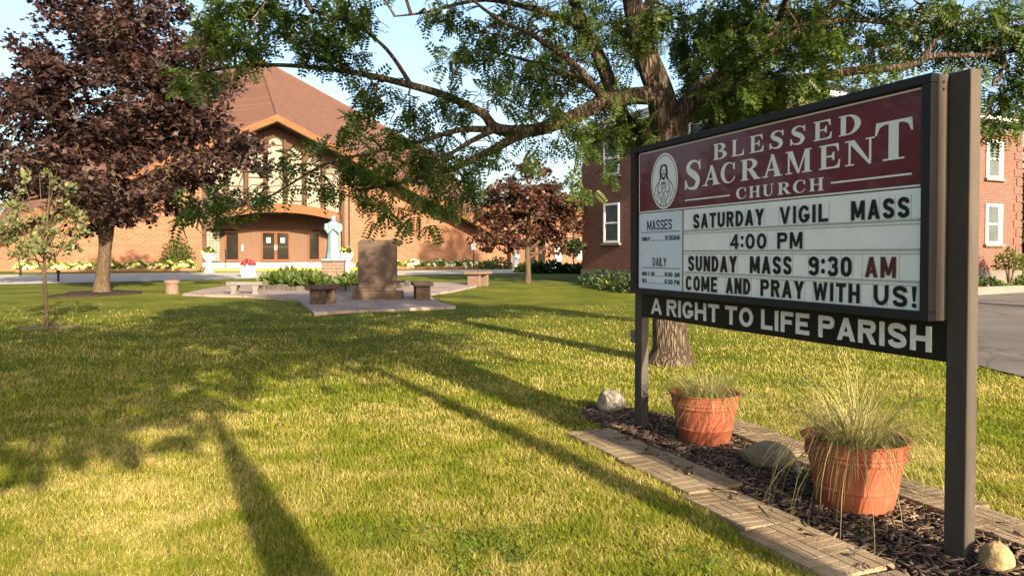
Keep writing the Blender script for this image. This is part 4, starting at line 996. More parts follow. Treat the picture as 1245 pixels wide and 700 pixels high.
    def bowl(z0, z1, x1):                               # right-hand bowl of D, P, R
        rz = (z1 - z0) / 2; rx = min(x1 - t, rz * 1.0) * .95; cx = x1 - rx; zc = (z0 + z1) / 2
        o = ell(cx, zc, rx, rz, -90, 90, 16); i_ = ell(cx, zc, rx - t, rz - ti, -90, 90, 16)
        return [[o[k], o[k + 1], i_[k + 1], i_[k]] for k in range(15)] + [r(t, z1 - ti, cx, z1), r(t, z0, cx, z0 + ti)]
    if c == 'D': return [r(0, 0, t, h)] + bowl(0, h, w_)
    if c == 'P': return [r(0, 0, t, h)] + bowl(h * .42, h, w_)
    if c == 'R': return [r(0, 0, t, h)] + bowl(h * .44, h, w_ * .97) + [[(w_ * .42, h * .46), (w_ * .42 + t * 1.05, h * .46), (w_, 0), (w_ - t * 1.1, 0)]]
    q = t / 2; m = w_ / 2
    def S_(p): return stroke([(a * (w_ - t) + q, b * (h - ti) + ti / 2) for a, b in p], [t * .95] * len(p))
    if c == 'S': return S_([(.98, .76), (.9, .92), (.5, 1.0), (.1, .92), (.02, .74), (.2, .58), (.8, .42), (.98, .25), (.9, .08), (.5, .0), (.1, .08), (.01, .24)])
    if c == '3': return S_([(.03, .80), (.15, .95), (.5, 1.0), (.88, .93), (.96, .75), (.85, .57), (.45, .52)]) + S_([(.45, .52), (.88, .46), (1, .25), (.88, .07), (.5, 0), (.12, .06), (.0, .22)])
    if c == '4': return [r(w_ * .60, 0, w_ * .60 + t, h), r(0, h * .22, w_, h * .22 + ti), [(0, h * .22 + ti * .4), (t * .8, h * .22 + ti * .4), (w_ * .60 + t, h), (w_ * .60, h)]]
    if c == '9': return ring(0, w_, h * .42, h, 0, 360) + S_([(1, .7), (1, .3), (.88, .07), (.5, 0), (.1, .08), (.02, .2)])
    if c == '6': return ring(0, w_, 0, h * .58, 0, 360) + S_([(0, .3), (0, .7), (.12, .93), (.5, 1), (.9, .92), (.98, .8)])
    if c == '8': return ring(0, w_, 0, h * .55, 0, 360) + ring(w_ * .05, w_ * .95, h * .46, h, 0, 360)
    if c == '&': return S_([(1.0, .0), (.25, .62), (.22, .88), (.5, 1), (.72, .86), (.62, .68), (.15, .40), (.02, .2), (.3, .0), (.7, .06), (.98, .4)])
    return [r(0, 0, w_, h)]
SW = {'I': .0, '!': .0, ':': .0, ' ': .55, 'M': 1.22, 'W': 1.42, 'E': .86, 'L': .82, 'F': .84, 'T': .92, 'A': 1.06, 'S': .95, 'V': 1.06, 'Y': 1.04}
def sans_into(mb, body, x0, x1, z0, z1, y, t=.19, gap=.28, th=.003):
    h = z1 - z0; tt = t * h; n = len(body)
    fixed = sum(tt * (1.1 if c in '!:' else 1.0) for c in body if c in 'I!:'); var = sum(SW.get(c, 1.) for c in body if c not in 'I!:')
    u = ((x1 - x0) - fixed) / (var + gap * (n - 1)); x = x0; k = 0
    for c in body:
        w_ = tt * (1.1 if c in '!:' else 1.0) if c in 'I!:' else u * SW.get(c, 1.)
        if c != ' ':
            for poly in sans_glyph(c, w_, h, min(tt, w_ * .42) if c not in 'I!:' else w_):
                k += 1; mb.prism([(x + a, z0 + b) for a, b in poly], y - th - .00002 * (k % 45), y)
        x += w_ + gap * u

def rc_(a, b, c, d): return [(a, b), (c, b), (c, d), (a, d)]
def serif_glyph(ch_):
    s = .055; g = []
    stem = [rc_(.1, 0, .33, 1), rc_(0, 1 - s, .42, 1), rc_(0, 0, .42, s)]
    if ch_ in 'EL':
        g = stem + [rc_(.3, 0, .9, .075), [(.72, .07), (.9, 0), (.97, 0), (1, .34), (.95, .34), (.88, .14)]]
        if ch_ == 'E': g += [rc_(.3, .925, .88, 1), [(.70, .93), (.86, 1), (.92, 1), (.94, .69), (.89, .69), (.84, .85)], rc_(.3, .47, .66, .54), [(.6, .47), (.68, .33), (.72, .33), (.72, .68), (.68, .68), (.6, .54)]]
    elif ch_ == 'B':
        g = stem + [band(ell(.46, .755, .42, .245, -90, 90), ell(.44, .755, .20, .185, -90, 90)), band(ell(.48, .27, .52, .27, -90, 90), ell(.46, .27, .28, .205, -90, 90)), rc_(.3, .94, .47, 1), rc_(.3, .51, .5, .57), rc_(.3, 0, .5, .065)]
    elif ch_ == 'D':
        g = stem + [band(ell(.4, .5, .6, .5, -90, 90), ell(.4, .5, .34, .435, -90, 90)), rc_(.3, .935, .42, 1), rc_(.3, 0, .42, .065)]
    elif ch_ == 'C':
        g = [band(ell(.53, .5, .53, .52, 42, 318, 30), ell(.60, .5, .35, .455, 52, 308, 30)), [(.86, .80), (.92, .97), (.96, .97), (.97, .62), (.92, .62), (.86, .72)], [(.86, .2), (.94, .16), (1.0, .28), (.96, .3)]]
    elif ch_ == 'A':
        g = [[(.09, 0), (.17, 0), (.53, .92), (.47, 1)], [(.43, 1.02), (.57, 1.02), (.94, 0), (.66, 0)], rc_(.24, .29, .72, .36), rc_(-.03, 0, .28, s), rc_(.58, 0, 1.03, s)]
    elif ch_ == 'R':
        g = stem + [band(ell(.46, .74, .42, .26, -90, 90), ell(.44, .74, .21, .2, -90, 90)), rc_(.3, .94, .47, 1), rc_(.3, .48, .47, .54), [(.40, .5), (.64, .5), (1.0, 0), (.74, 0)], rc_(.72, 0, 1.06, s)]
    elif ch_ == 'M':
        g = [rc_(.07, 0, .13, 1), [(.03, 1), (.25, 1), (.54, .03), (.46, .0)], [(.47, 0), (.52, 0), (.82, 1), (.76, 1)], rc_(.75, 0, .93, 1), rc_(-.03, 0, .24, s), rc_(.65, 0, 1.02, s), rc_(-.02, 1 - s, .2, 1), rc_(.78, 1 - s, 1.02, 1)]
    elif ch_ == 'N':
        g = [rc_(.1, 0, .17, 1), [(.04, 1), (.3, 1), (.91, .0), (.84, -.03)], rc_(.83, 0, .9, 1), rc_(-.02, 0, .29, s), rc_(.71, 1 - s, 1.02, 1), rc_(-.03, 1 - s, .2, 1)]
    elif ch_ == 'T':
        g = [rc_(.37, 0, .63, 1), rc_(.06, .925, .94, 1), [(.03, 1), (.0, .68), (.045, .68), (.12, .86), (.26, .93), (.1, 1)], [(.97, 1), (1, .68), (.955, .68), (.88, .86), (.74, .93), (.9, 1)], rc_(.22, 0, .78, s * .8)]
    elif ch_ == 'H':
        g = [rc_(.08, 0, .3, 1), rc_(.7, 0, .92, 1), rc_(.3, .47, .7, .545), rc_(-.02, 0, .4, s), rc_(.6, 0, 1.02, s), rc_(-.02, 1 - s, .4, 1), rc_(.6, 1 - s, 1.02, 1)]
    elif ch_ == 'U':
        g = [rc_(.08, .32, .3, 1), rc_(.79, .32, .86, 1), band(ell(.47, .33, .39, .35, 180, 360), ell(.545, .33, .245, .27, 180, 360)), rc_(-.02, 1 - s, .4, 1), rc_(.68, 1 - s, .98, 1)]
    elif ch_ == 'S':
        g = stroke([(.87, .80), (.72, .93), (.47, .965), (.25, .86), (.22, .70), (.40, .575), (.62, .46), (.77, .29), (.68, .09), (.44, .035), (.2, .09), (.09, .24)], [.05, .06, .09, .17, .22, .25, .25, .23, .17, .09, .06, .05])
        g += [[(.84, .95), (.88, .985), (.91, .985), (.92, .66), (.87, .66), (.83, .8)], [(.02, .01), (.06, .01), (.12, .06), (.13, .2), (.08, .35), (.03, .35)]]
    return g
def serif_into(mb, ch_, x0, x1, z0, z1, y):
    for k, poly in enumerate(serif_glyph(ch_)):
        mb.prism([(x0 + (x1 - x0) * a, z0 + (z1 - z0) * b_) for a, b_ in poly], y - .0022 - .00013 * (k % 12), y)
def mk_sign():
    z0, z1 = 1.166, 2.381
    for n_, x in (('post', 1.473), ('post', -1.592)):
        top = 2.385
        MB().box(x, x + .119, .115, .185, -.15, top).build('post', M['post'], sg, .006)
    cb = MB(); cb.box(-1.47, 1.47, .05, .30, z0, z1); cab = cb.build('cabinet', M['post'], sg, .004)
    f = MB(); yb = .049
    f.box(-1.47, 1.47, 0, yb, z1 - .046, z1); f.box(-1.47, 1.47, 0, yb, z0, z0 + .046); f.box(-1.47, -1.405, 0, yb, z0 + .047, z1 - .047); f.box(1.415, 1.47, 0, yb, z0 + .047, z1 - .047)
    fr = f.build('frame', M['paint'], cab, .003)
    bl = MB()
    for x in (-.9, .9): bl.tube([(x, -.004, z0 + .022), (x, .003, z0 + .022)], .008, 10)
    for (xx, zz) in ((1.4705, z1 - .04), (1.4705, z1 - .075)): bl.tube([(1.468, .08, zz), (1.474, .08, zz)], .006, 10)
    bl.build('screw', M['black'], cab)
    # maroon header
    hd = MB().box(-1.404, 1.414, .03, .0485, 1.846, z1 - .0475).build('header_panel', M['maroon'], sg)
    ln = MB(); y = .0298
    ln.box(-1.375, 1.388, y - .0012, y, 1.829 + .006, 1.845)
    ln.box(-1.375, -1.366, y - .0012, y, 1.8455, 2.327)
    ln.box(-1.3655, 1.388, y - .0012, y, 2.318, 2.327)
    ln.box(-.696, -.151, y - .0012, y, 1.893, 1.903); ln.box(.785, 1.336, y - .0012, y, 1.898, 1.908)
    ln.build('rule_line', M['vinyl'], hd)
    lt = MB()
    def flush(par, mat):
        nonlocal lt
        lt.build('lettering', mat, par); lt = MB()
    for c, a, b_ in (('B', -.342, -.188), ('L', -.132, 0), ('E', .061, .196), ('S', .253, .395), ('S', .444, .584), ('E', .645, .788), ('D', .841, 1.001)): serif_into(lt, c, a, b_, 2.158, 2.270, y)
    flush(hd, M['vinyl'])
    for c, a, b_, lo, hi in (('S', -.70, -.482, 1.973, 2.188), ('A', -.463, -.266, 1.985, 2.124), ('C', -.254, -.093, 1.985, 2.124), ('R', -.032, .157, 1.985, 2.124), ('A', .194, .37, 1.985, 2.124), ('M', .412, .627, 1.985, 2.124), ('E', .692, .854, 1.985, 2.124), ('N', .897, 1.095, 1.985, 2.124), ('T', 1.101, 1.343, 1.986, 2.19)): serif_into(lt, c, a, b_, lo, hi, y)
    flush(hd, M['vinyl'])
    for c, a, b_ in (('C', -.08, .025), ('H', .058, .165), ('U', .196, .297), ('R', .337, .448), ('C', .474, .579), ('H', .615, .726)): serif_into(lt, c, a, b_, 1.866, 1.941, y)
    lt.build('lettering', M['vinyl'], hd)
    # oval emblem
    ex, ez, er, eh = -.99, 2.07, .193, .219
    em = MB().prism(ell(ex, ez, er, eh, 0, 350, 48), y - .0012, y).build('emblem', M['vinyl'], sg)
    k = MB(); ya = y - .0013
    k.prism(band(ell(ex, ez, er - .014, eh - .016, 0, 360, 49), ell(ex, ez, er - .020, eh - .022, 0, 360, 49)), ya - .0008, ya)
    d = MB(); cnt_ = [0]
    def U(p): return (ex + p[0] * er, ez + p[1] * eh)
    def st(pts, w_=.035):
        w_ = w_ if hasattr(w_, '__len__') else [w_] * len(pts)
        for q in stroke(pts, w_):
            cnt_[0] += 1; d.prism([U(p) for p in q], ya - .0009 - .00001 * (cnt_[0] % 40), ya)
    st([(-.03, .58), (-.2, .52), (-.27, .35), (-.26, .15), (-.36, .02)], [.05, .1, .12, .12, .04])
    st([(-.03, .58), (.14, .52), (.21, .35), (.2, .15), (.34, .02)], [.05, .1, .12, .12, .04])
    st([(-.16, .3), (-.12, .13), (-.03, .08), (.06, .13), (.1, .3)], [.03, .08, .1, .08, .03])
    st([(-.1, .24), (-.03, .25), (.04, .24)], .03)
    st([(-.13, .385), (-.07, .39)], .035); st([(.01, .39), (.08, .385)], .035); st([(-.03, .38), (-.04, .29), (-.01, .28)], .018)
    st([(-.34, .0), (-.55, -.12), (-.68, -.3), (-.72, -.5)], [.03, .04, .03, .02]); st([(.3, .02), (.5, -.08), (.63, -.2), (.7, -.42)], [.03, .04, .03, .02])
    st([(-.38, -.06), (-.46, -.3), (-.34, -.55), (-.2, -.72), (-.3, -.86)], .03); st([(.32, -.06), (.42, -.3), (.3, -.55), (.12, -.72), (.24, -.88)], .03)
    st([(-.2, -.02), (-.22, -.2), (-.1, -.38), (-.03, -.5)], .028); st([(.14, -.02), (.16, -.2), (.06, -.38), (-.03, -.5)], .028)
    st([(-.03, -.1), (-.11, -.05), (-.14, -.14), (-.03, -.28), (.08, -.14), (.05, -.05), (-.03, -.1)], .035)
    st([(-.03, -.02), (-.03, -.16)], .03); st([(-.07, -.06), (.01, -.06)], .025)
    st([(-.52, -.32), (-.3, -.42), (-.18, -.36)], .028); st([(.48, -.3), (.26, -.42), (.14, -.36)], .028)
    for xx in (-.16, -.08, .0, .08): st([(xx, -.5), (xx * 1.2, -.7), (xx * 1.6, -.92)], .016)
    st([(-.6, -.42), (-.5, -.6), (-.46, -.78)], .016); st([(.56, -.4), (.46, -.6), (.42, -.8)], .016)
    k.build('ring', M['maroon'], em); d.build('drawing', M['ink'], em)
    # schedule and letter board
    sc = MB().box(-1.378, -.728, .03, .0485, 1.213, 1.828).build('schedule_panel', M['sched'], sg)
    MB().box(-1.404, -1.379, .032, .0485, 1.213, 1.8455).build('edge_strip', M['black'], sg)
    t = MB()
    for wd, a, b_, lo, hi, tk in (('MASSES', -1.245, -.874, 1.687, 1.767, .16), ('DAILY', -1.157, -.95, 1.398, 1.466, .15), ('9:30AM', -.971, -.768, 1.602, 1.640, .24), ('8:00 AM', -.976, -.766, 1.317, 1.353, .24), ('6:30 PM', -.975, -.765, 1.258, 1.296, .24),
                                  ('SUNDAY', -1.333, -1.193, 1.602, 1.634, .17), ('MON & THU', -1.324, -1.127, 1.317, 1.350, .17), ('WED', -1.324, -1.251, 1.258, 1.292, .17)):
        w1 = MB(); sans_into(w1, wd, a, b_, lo, hi, y, tk, .16, .0012); w1.build('lettering', M['ink'], sc)
    t.box(-1.34, -.769, y - .001, y, 1.669, 1.674); t.box(-1.325, -.763, y - .001, y, 1.381, 1.386)
    t.box(-1.185, -.985, y - .001, y, 1.602, 1.605); t.box(-1.12, -.985, y - .001, y, 1.317, 1.32); t.box(-1.245, -.985, y - .001, y, 1.258, 1.261)
    t.build('rule_line', M['ink'], sc)
    MB().box(-.7275, -.716, .028, .0485, 1.213, 1.828).build('divider', M['maroon'], sg)
    bd = MB().box(-.7155, 1.414, .03, .0485, 1.213, 1.828).build('letter_board', M['board'], sg)
    tr_ = MB()
    for z in (1.669, 1.518, 1.356): 
        tr_.box(-.712, 1.389, y - .006, y, z - .004, z + .006); tr_.box(-.712, 1.389, y - .003, y, z - .022, z - .018)
    tr_.build('letter_track', M['track'], bd)
    rows = [[('SATURDAY', -.579, .207), ('VIGIL', .359, .767), ('MASS', .944, 1.328)], [('4:00', -.138, .233), ('PM', .341, .559)], [('SUNDAY', -.641, -.067), ('MASS', .075, .469), ('9:30', .618, .949)], [('COME', -.673, -.289), ('AND', -.182, .077), ('PRAY', .183, .577), ('WITH', .658, 1.008), ('US!', 1.107, 1.375)]]
    zz = [(1.683, 1.788), (1.529, 1.63), (1.37, 1.482), (1.226, 1.332)]
    for row, (a, b_) in zip(rows, zz):
        for wd, x0, x1 in row:
            t = MB(); sans_into(t, wd, x0, x1, a, b_, y - .003, .215, .30); t.build('lettering', M['ink'], bd)
    t = MB(); sans_into(t, 'AM', 1.045, 1.248, 1.372, 1.482, y - .003, .215, .3); o = t.build('lettering', M['rust'], bd); o['label'] = 'faded reddish letters'
    # clear letter tiles show as faint outlines on the board
    tl = MB()
    for (row, (a, b_)) in zip(rows + [[('AM', 1.03, 1.26)]], zz + [zz[2]]):
        for wd, x0, x1 in row:
            n_ = len(wd); p_ = (x1 - x0) / n_
            for i in range(n_ + 1):
                x = x0 - .008 + i * (x1 - x0 + .016) / n_
                tl.box(x - .0012, x + .0012, y - .0011, y, a - .008, b_ + .012)
    tl.build('letter_tile_edge', M['track'], bd)
    # lower panel
    lp = MB().box(-1.473, 1.474, .112, .16, .962, 1.163).build('lower_panel', M['black'], sg)
    y2 = .1118
    for wd, x0, x1 in (('A', -1.308, -1.144), ('RIGHT', -1.067, -.377), ('TO', -.301, .002), ('LIFE', .089, .531), ('PARISH', .612, 1.395)):
        t = MB(); sans_into(t, wd, x0, x1, 1.0, 1.131, y2, .235, .2, .006); t.build('lettering', M['cast'], lp)
    MB().box(-1.66, -1.603, .11, .2, .72, .83).build('electrical_box', M['stone'], sg, .008)
mk_sign()

# ------------------------------------------------------------------ pots, grasses, rocks and slabs round the sign
def slab_mesh(L, W):
    W = W * 1.06; mb = MB(); mb.box(-L / 2, L / 2, -W / 2, W / 2, -.01, .036)
    nx = 3; ny = 2; cx = L / nx; cy = W / ny; g = .004
    for i in range(nx):
        for j in range(ny):
            x0 = -L / 2 + i * cx; y0 = -W / 2 + j * cy
            for k in range(3):
                if (i + j) % 2: mb.box(x0 + g, x0 + cx - g, y0 + k * cy / 3 + g, y0 + (k + 1) * cy / 3 - g, .0355, .042)
                else: mb.box(x0 + k * cx / 3 + g, x0 + (k + 1) * cx / 3 - g, y0 + g, y0 + cy - g, .0355, .042)
    return mb.mesh('paving_slab')
front = [(2.49, -.385, .86, .38, 0), (1.62, -.395, .80, .40, 1.2), (.86, -.455, .62, .37, -1), (.22, -.49, .62, .38, 1), (-.43, -.535, .62, .38, -.6), (-1.08, -.58, .62, .38, .5)]
back = [(2.6, .83, .62, .34, 1), (1.96, .80, .62, .34, -.8), (1.32, .765, .62, .34, .6), (.68, .735, .62, .34, -1), (.04, .70, .62, .34, .7), (-.60, .665, .62, .34, -.5), (-1.24, .63, .62, .34, .4)]
for row, txt in ((front, 'in the row along the open lawn'), (back, 'in the row behind the flowerpots')):
    for i, (l, q, L, W, r) in enumerate(row):
        p = SL(l, q, .004 + .004 * (i % 2))
        o = obj('paving_slab', slab_mesh(L, W), M['paver']); o.location = p - Vector((0, 0, .008)) + EY * (.018 * math.sin(i * 2.3 + len(txt))); o.rotation_euler = (R(1.0 * r), R(.8 * r), SRZ + R(1.6 + 1.9 * r))
        tag(o, 'tan brick-patterned paving slab, %s from the tree end, %s' % (WORDS[i], txt), 'paving slab', 'patterned paving slabs edging the sign bed')
def make_pot(r, h):
    t = thing('flowerpot', 'x', 'flowerpot')
    k = r / .31; z = h
    prof = [(.205 * k, 0), (.215 * k, .012), (.238 * k, h * .30), (.243 * k, h * .31), (.243 * k, h * .335), (.239 * k, h * .345), (.268 * k, h * .70), (.282 * k, h * .715), (.287 * k, h * .75), (.28 * k, h * .775), (.284 * k, h * .79), (.288 * k, h * .81), (.283 * k, h * .83), (.295 * k, h * .965), (.31 * k, h * .975), (.313 * k, h * .992), (.306 * k, h), (.293 * k, h * .995), (.283 * k, h * .93), (.275 * k, h * .86)]
    MB().lathe(prof, 56).build('body', M['terra'], t)
    so_ = MB(); so_.lathe([(.272 * k, h * .855), (.2 * k, h * .885), (.1 * k, h * .9), (.01, h * .905)], 40); so_.build('soil', M['soil'], t)
    return t
def grass_plant(base, r, n, lmin, lmax, label, dead, seed):
    g = np.random.default_rng(seed); V = []; L = []; C = []
    o0 = 0
    def bl(p, ang, tilt, ln, sag, wd, segs=7):
        nonlocal o0
        d = np.array([math.cos(ang), math.sin(ang), 0]); s = np.array([-d[1], d[0], 0]); q = np.array(p, float); v = tilt
        pts = []
        for i in range(segs + 1):
            pts.append(q.copy()); st_ = ln / segs; q = q + (d * math.sin(v) + np.array([0, 0, math.cos(v)])) * st_; v = min(v + sag / segs * (1 + .8 * i / segs), 2.95)
        for i, q in enumerate(pts):
            w_ = wd * (1 - (i / segs) ** 1.7) + .0004; V.append(q - s * w_); V.append(q + s * w_)
        for i in range(segs): k = o0 + 2 * i; L.extend([k, k + 1, k + 3, k + 2]); C.append(4)
        o0 += 2 * (segs + 1)
    for i in range(n):
        a = g.uniform(0, 2 * math.pi); rr = r * .55 * math.sqrt(g.random())
        bl((rr * math.cos(a), rr * math.sin(a), 0), a + g.normal(0, .6), abs(g.normal(.38, .40)) + .8 * rr / r, g.uniform(lmin, lmax), g.uniform(.7, 2.3), g.uniform(.0009, .0022))
    for i in range(dead):
        a = g.uniform(0, 2 * math.pi); rr = r * .8
        bl((rr * math.cos(a), rr * math.sin(a), -.01), a + g.normal(0, .25), .8, g.uniform(.28, .5), g.uniform(2.0, 2.6), .0022)
    o = obj('ornamental_grass', np_mesh('ornamental_grass', np.array(V), L, C, True), M['drygrass']); o.location = base
    return tag(o, label, 'grass plant', 'ornamental grasses in the flowerpots')
pots = [((1.53, 6.08), .282, .40, 'terracotta-coloured flowerpot next to the lone trunk-side signpost, mostly sunlit', 'short grey-green tufted grass in the pot nearer the big trunk', 560, .2, .60, 46, 5),
        ((2.035, 4.535), .305, .415, 'larger terracotta-coloured flowerpot with a sharp diagonal shadow across its side', 'tall airy tan grass in the pot nearer the end signpost', 680, .26, .98, 26, 9)]
for (x, y), r, h, lab, glab, n, l0, l1, dead, seed in pots:
    t = make_pot(r, h); t.location = (x, y, .004); t['label'] = lab; t['group'] = 'terracotta flowerpots under the sign'
    grass_plant((x, y, .004 + h * .88), r, n, l0, l1, glab, dead, seed)
def rock(p, s, rz, mat, label, seed, n=36):
    mb = MB(); g = random.Random(seed); ph = [g.uniform(0, 6) for _ in range(8)]
    v = []; f = []; m = 20
    for k in range(m + 1):
        t = math.pi * k / m
        for i in range(n):
            a = 2 * math.pi * i / n; d = Vector((math.sin(t) * math.cos(a), math.sin(t) * math.sin(a), math.cos(t)))
            q = 1 + .05 * math.sin(2.1 * d.x * 2 + ph[0]) * math.cos(1.7 * d.y * 2 + ph[1]) + .05 * math.sin(4 * d.z + 3 * d.x + ph[2]) + .035 * math.sin(9 * d.x + ph[3]) * math.sin(8 * d.y + 7 * d.z + ph[4]) + .015 * math.sin(19 * d.y + ph[5]) * math.sin(17 * d.z + 15 * d.x)
            v.append((d.x * q * s[0], d.y * q * s[1], d.z * q * s[2]))
    for k in range(m):
        for i in range(n): j = (i + 1) % n; f.append((k * n + i, (k + 1) * n + i, (k + 1) * n + j, k * n + j))
    mb.add(v, f, True); o = mb.build('rock', mat); o.location = p; o.rotation_euler = (0, 0, rz); tag(o, label, 'rock', 'rocks in the mulch bed')
rock((.94, 7.28, .085), (.14, .115, .12), .3, M['rockw'], 'pale speckled boulder at the far tip of the mulch bed', 17)
rock((1.80, 5.34, .085), (.095, .185, .10), R(62), M['rock'], 'smooth brown oval boulder lying between the two flowerpots', 4)
rock((2.30, 3.62, .045), (.085, .07, .09), .5, M['rocky'], 'yellowish rough rock at the foot of the end signpost', 8)
rock((1.93, 5.18, .045), (.05, .025, .018), 1.1, M['rockw'], 'flat white chip of stone in front of the oval boulder', 12)

# ------------------------------------------------------------------ plaza: monument, benches, statue bed
def stone_monument():
    p = gp(459, 366.5); s = p.y / F; k = .0255 * p.y / 23.6
    t = thing('stone_monument', 'tall brown granite tablet with a curled scroll corner on a stepped base', 'monument', p + Vector((0, .1, .05)), R(4))
    MB().box(-.75, .75, -.28, .42, -.05, .27).build('base', M['granite'], t, .012)
    MB().box(-.68, .52, -.16, .30, .271, .36).build('plinth', M['granite'], t, .01)
    H = 1.83; a = []
    a += [(-.60, .361), (.57, .361), (.57, H - .20)]
    a += ell(.64, H - .085, .125, .085, 215, 360, 9) + ell(.64, H - .085, .125, .085, 0, 90, 7)[1:]
    a += [(-.44, H)] + ell(-.44, H - .14, .16, .14, 90, 180, 8)[1:]
    MB().prism(a, -.05, .19).build('tablet', M['granite'], t, .012)
    MB().tube([(.645, -.075, H - .09), (.645, .215, H - .09)], .055, 18).build('scroll_roll', M['granite2'], t)
stone_monument()
def bench(px, py, L, W, H, rz, mat, label, style):
    p = gp(px, py); t = thing('stone_bench', label, 'bench', p + Vector((0, W * .35, .06)), rz, 'stone benches round the plaza')
    MB().box(-L / 2, L / 2, -W / 2, W / 2, H - .11, H).build('seat', mat, t, .012)
    for s in (-1, 1):
        x = s * L * .3
        if style == 'curved':
            q = [(-.13, -.05), (.13, -.05), (.10, .05), (.07, .12), (.10, .24), (.14, H - .112), (-.14, H - .112), (-.10, .24), (-.07, .12), (-.10, .05)]
            MB().prism([(x + a, b_) for a, b_ in q], -W * .4, W * .4).build('leg', mat, t, .01)
        else: MB().box(x - .09, x + .09, -W * .36, W * .36, -.05, H - .112).build('leg', mat, t, .01)
bench(297, 360.5, 1.18, .42, .43, R(2), M['stone'], 'pale grey stone bench with curved legs near the round stool', 'curved')
bench(391, 372.5, 1.15, .56, .54, R(78), M['granite'], 'dark stone bench seen end-on just beside the monument base', 'block')
bench(512, 367, 1.1, .60, .54, R(102), M['granite'], 'brown stone bench seen end-on on the other side of the monument from the dark one', 'block')
bench(581, 348.8, 1.15, .72, .56, R(66), M['granite2'], 'small pinkish stone bench at the far end of the plaza path', 'block')
p = gp(206, 357.5); t = thing('stone_stool', 'round brown stone stool with a wider lid at the edge of the plaza', 'stool', p + Vector((0, .2, 0)))
MB().lathe([(.235, -.05), (.225, .1), (.225, .36)], 36).build('body', M['granite2'], t); MB().lathe([(.26, .361), (.265, .38), (.265, .46), (.25, .485), (.01, .49)], 36).build('lid', M['granite2'], t)

def clump_mesh(name, n, rx, ry, h, size, tpl, seed, up=.5, arch=0):
    g = np.random.default_rng(seed)
    v = g.normal(0, 1, (n, 3)); v /= np.linalg.norm(v, axis=1)[:, None]; v[:, 2] = np.abs(v[:, 2])
    r = g.random(n)[:, None] ** .35; P = v * r * np.array([rx, ry, h]) 
    D = v * np.array([1, 1, .6]) + g.normal(0, .35, (n, 3)); D[:, 2] += up
    Nn = v * .6 + g.normal(0, .4, (n, 3)); Nn[:, 2] += .6
    T, cnt = tpl; D /= np.linalg.norm(D, axis=1)[:, None]
    Y = np.cross(Nn, D); Y /= np.linalg.norm(Y, axis=1)[:, None] + 1e-9; Z = np.cross(D, Y); S = size * g.uniform(.7, 1.3, n)
    V = P[:, None] + S[:, None, None] * (T[None, :, 0:1] * D[:, None] + T[None, :, 1:2] * Y[:, None] + T[None, :, 2:3] * Z[:, None])
    V[:, :, 2] = np.maximum(V[:, :, 2], 0)
    return np_mesh(name, V.reshape(-1, 3), np.arange(n * len(T)), np.tile(cnt, n))
def blossom_mesh(n, rx, ry, h, size, seed):
    g = np.random.default_rng(seed); v = g.normal(0, 1, (n, 3)); v /= np.linalg.norm(v, axis=1)[:, None]; v[:, 2] = np.abs(v[:, 2])
    c = v * np.array([rx, ry, h]) * 1.28; mb = MB()
    for p in c:
        s = size * g.uniform(.7, 1.3); q = g.uniform(0, 6); nn = Vector(p).normalized(); u1 = nn.orthogonal().normalized(); u2 = nn.cross(u1)
        for k in range(5):
            a = q + k * 1.2566; d = (u1 * math.cos(a) + u2 * math.sin(a) + nn * .35) * s; e = (u2 * math.cos(a) - u1 * math.sin(a)) * s * .42; b_ = Vector(p)
            mb.add([b_, b_ + d * .6 + e, b_ + d, b_ + d * .6 - e], [(0, 1, 2, 3)])
    return mb.mesh('flowers')
def plant_proto(name, cat, lm, n, rx, ry, h, size, tpl, seed, fm=None, fn=0, fs=.05, up=.5):
    t = thing(name, 'x', cat); obj('foliage', clump_mesh('foliage', n, rx, ry, h, size, tpl, seed, up), M[lm], t)
    if fm: obj('flowers', blossom_mesh(fn, rx, ry, h, fs, seed + 1), M[fm], t)
    return t
def put(proto, used, loc, rz, sc, label, group):
    o = proto if not used[0] else copy_tree(proto); used[0] = True
    o.location = loc; o.rotation_euler = (0, 0, rz); o.scale = (sc, sc, sc); o['label'] = label
    if group: o['group'] = group
    return o
def chl(x, y, z=0):                                     # church axes to the world
    return Vector((A0.x + x * math.cos(TH) - y * math.sin(TH), A0.y + x * math.sin(TH) + y * math.cos(TH), z))
# statue bed
bedc = gp(400, 347); bedc.z = 0
ring_px = [(313, 354), (330, 350), (360, 346), (420, 344.6), (470, 345.5), (496, 350), (470, 355.5), (420, 357), (360, 356)]
ring = [gp(*p) for p in ring_px]
mb = MB(); flat_poly(mb, [(p.x, p.y) for p in ring], .11, .1); o = mb.build('flower_bed_soil', M['soil']); tag(o, kind='structure')
edge = []
for i in range(len(ring)):
    a, b_ = ring[i], ring[(i + 1) % len(ring)]; L = (b_ - a).length; m = max(1, int(L / .42))
    for k in range(m): edge.append((a.lerp(b_, (k + .5) / m), math.atan2(b_.y - a.y, b_.x - a.x), L / m))
front_e = [e for e in edge if e[0].y < bedc.y + .4]
front_e.sort(key=lambda e: e[0].x)
for i, (p, a, L) in enumerate(front_e):
    mb = MB(); mb.box(-L * .48, L * .48, -.1, .1, 0, .16 + .03 * (i % 3)); o = mb.build('edging_stone', M['darkstone'], None, .025)
    o.location = (p.x, p.y, float(G(p.x, p.y)) + .06); o.rotation_euler = (0, 0, a + .08 * math.sin(i * 3))
    tag(o, 'dark rough edging stone bordering the planted bed before the blue statue', 'edging stone', 'edging stones of the statue bed')
leafy_p = plant_proto('daylily_plant', 'plant', 'green', 230, .50, .48, .42, .26, (oval_leaf(.42)), 31, None, 0, .05, .55); used = [False]
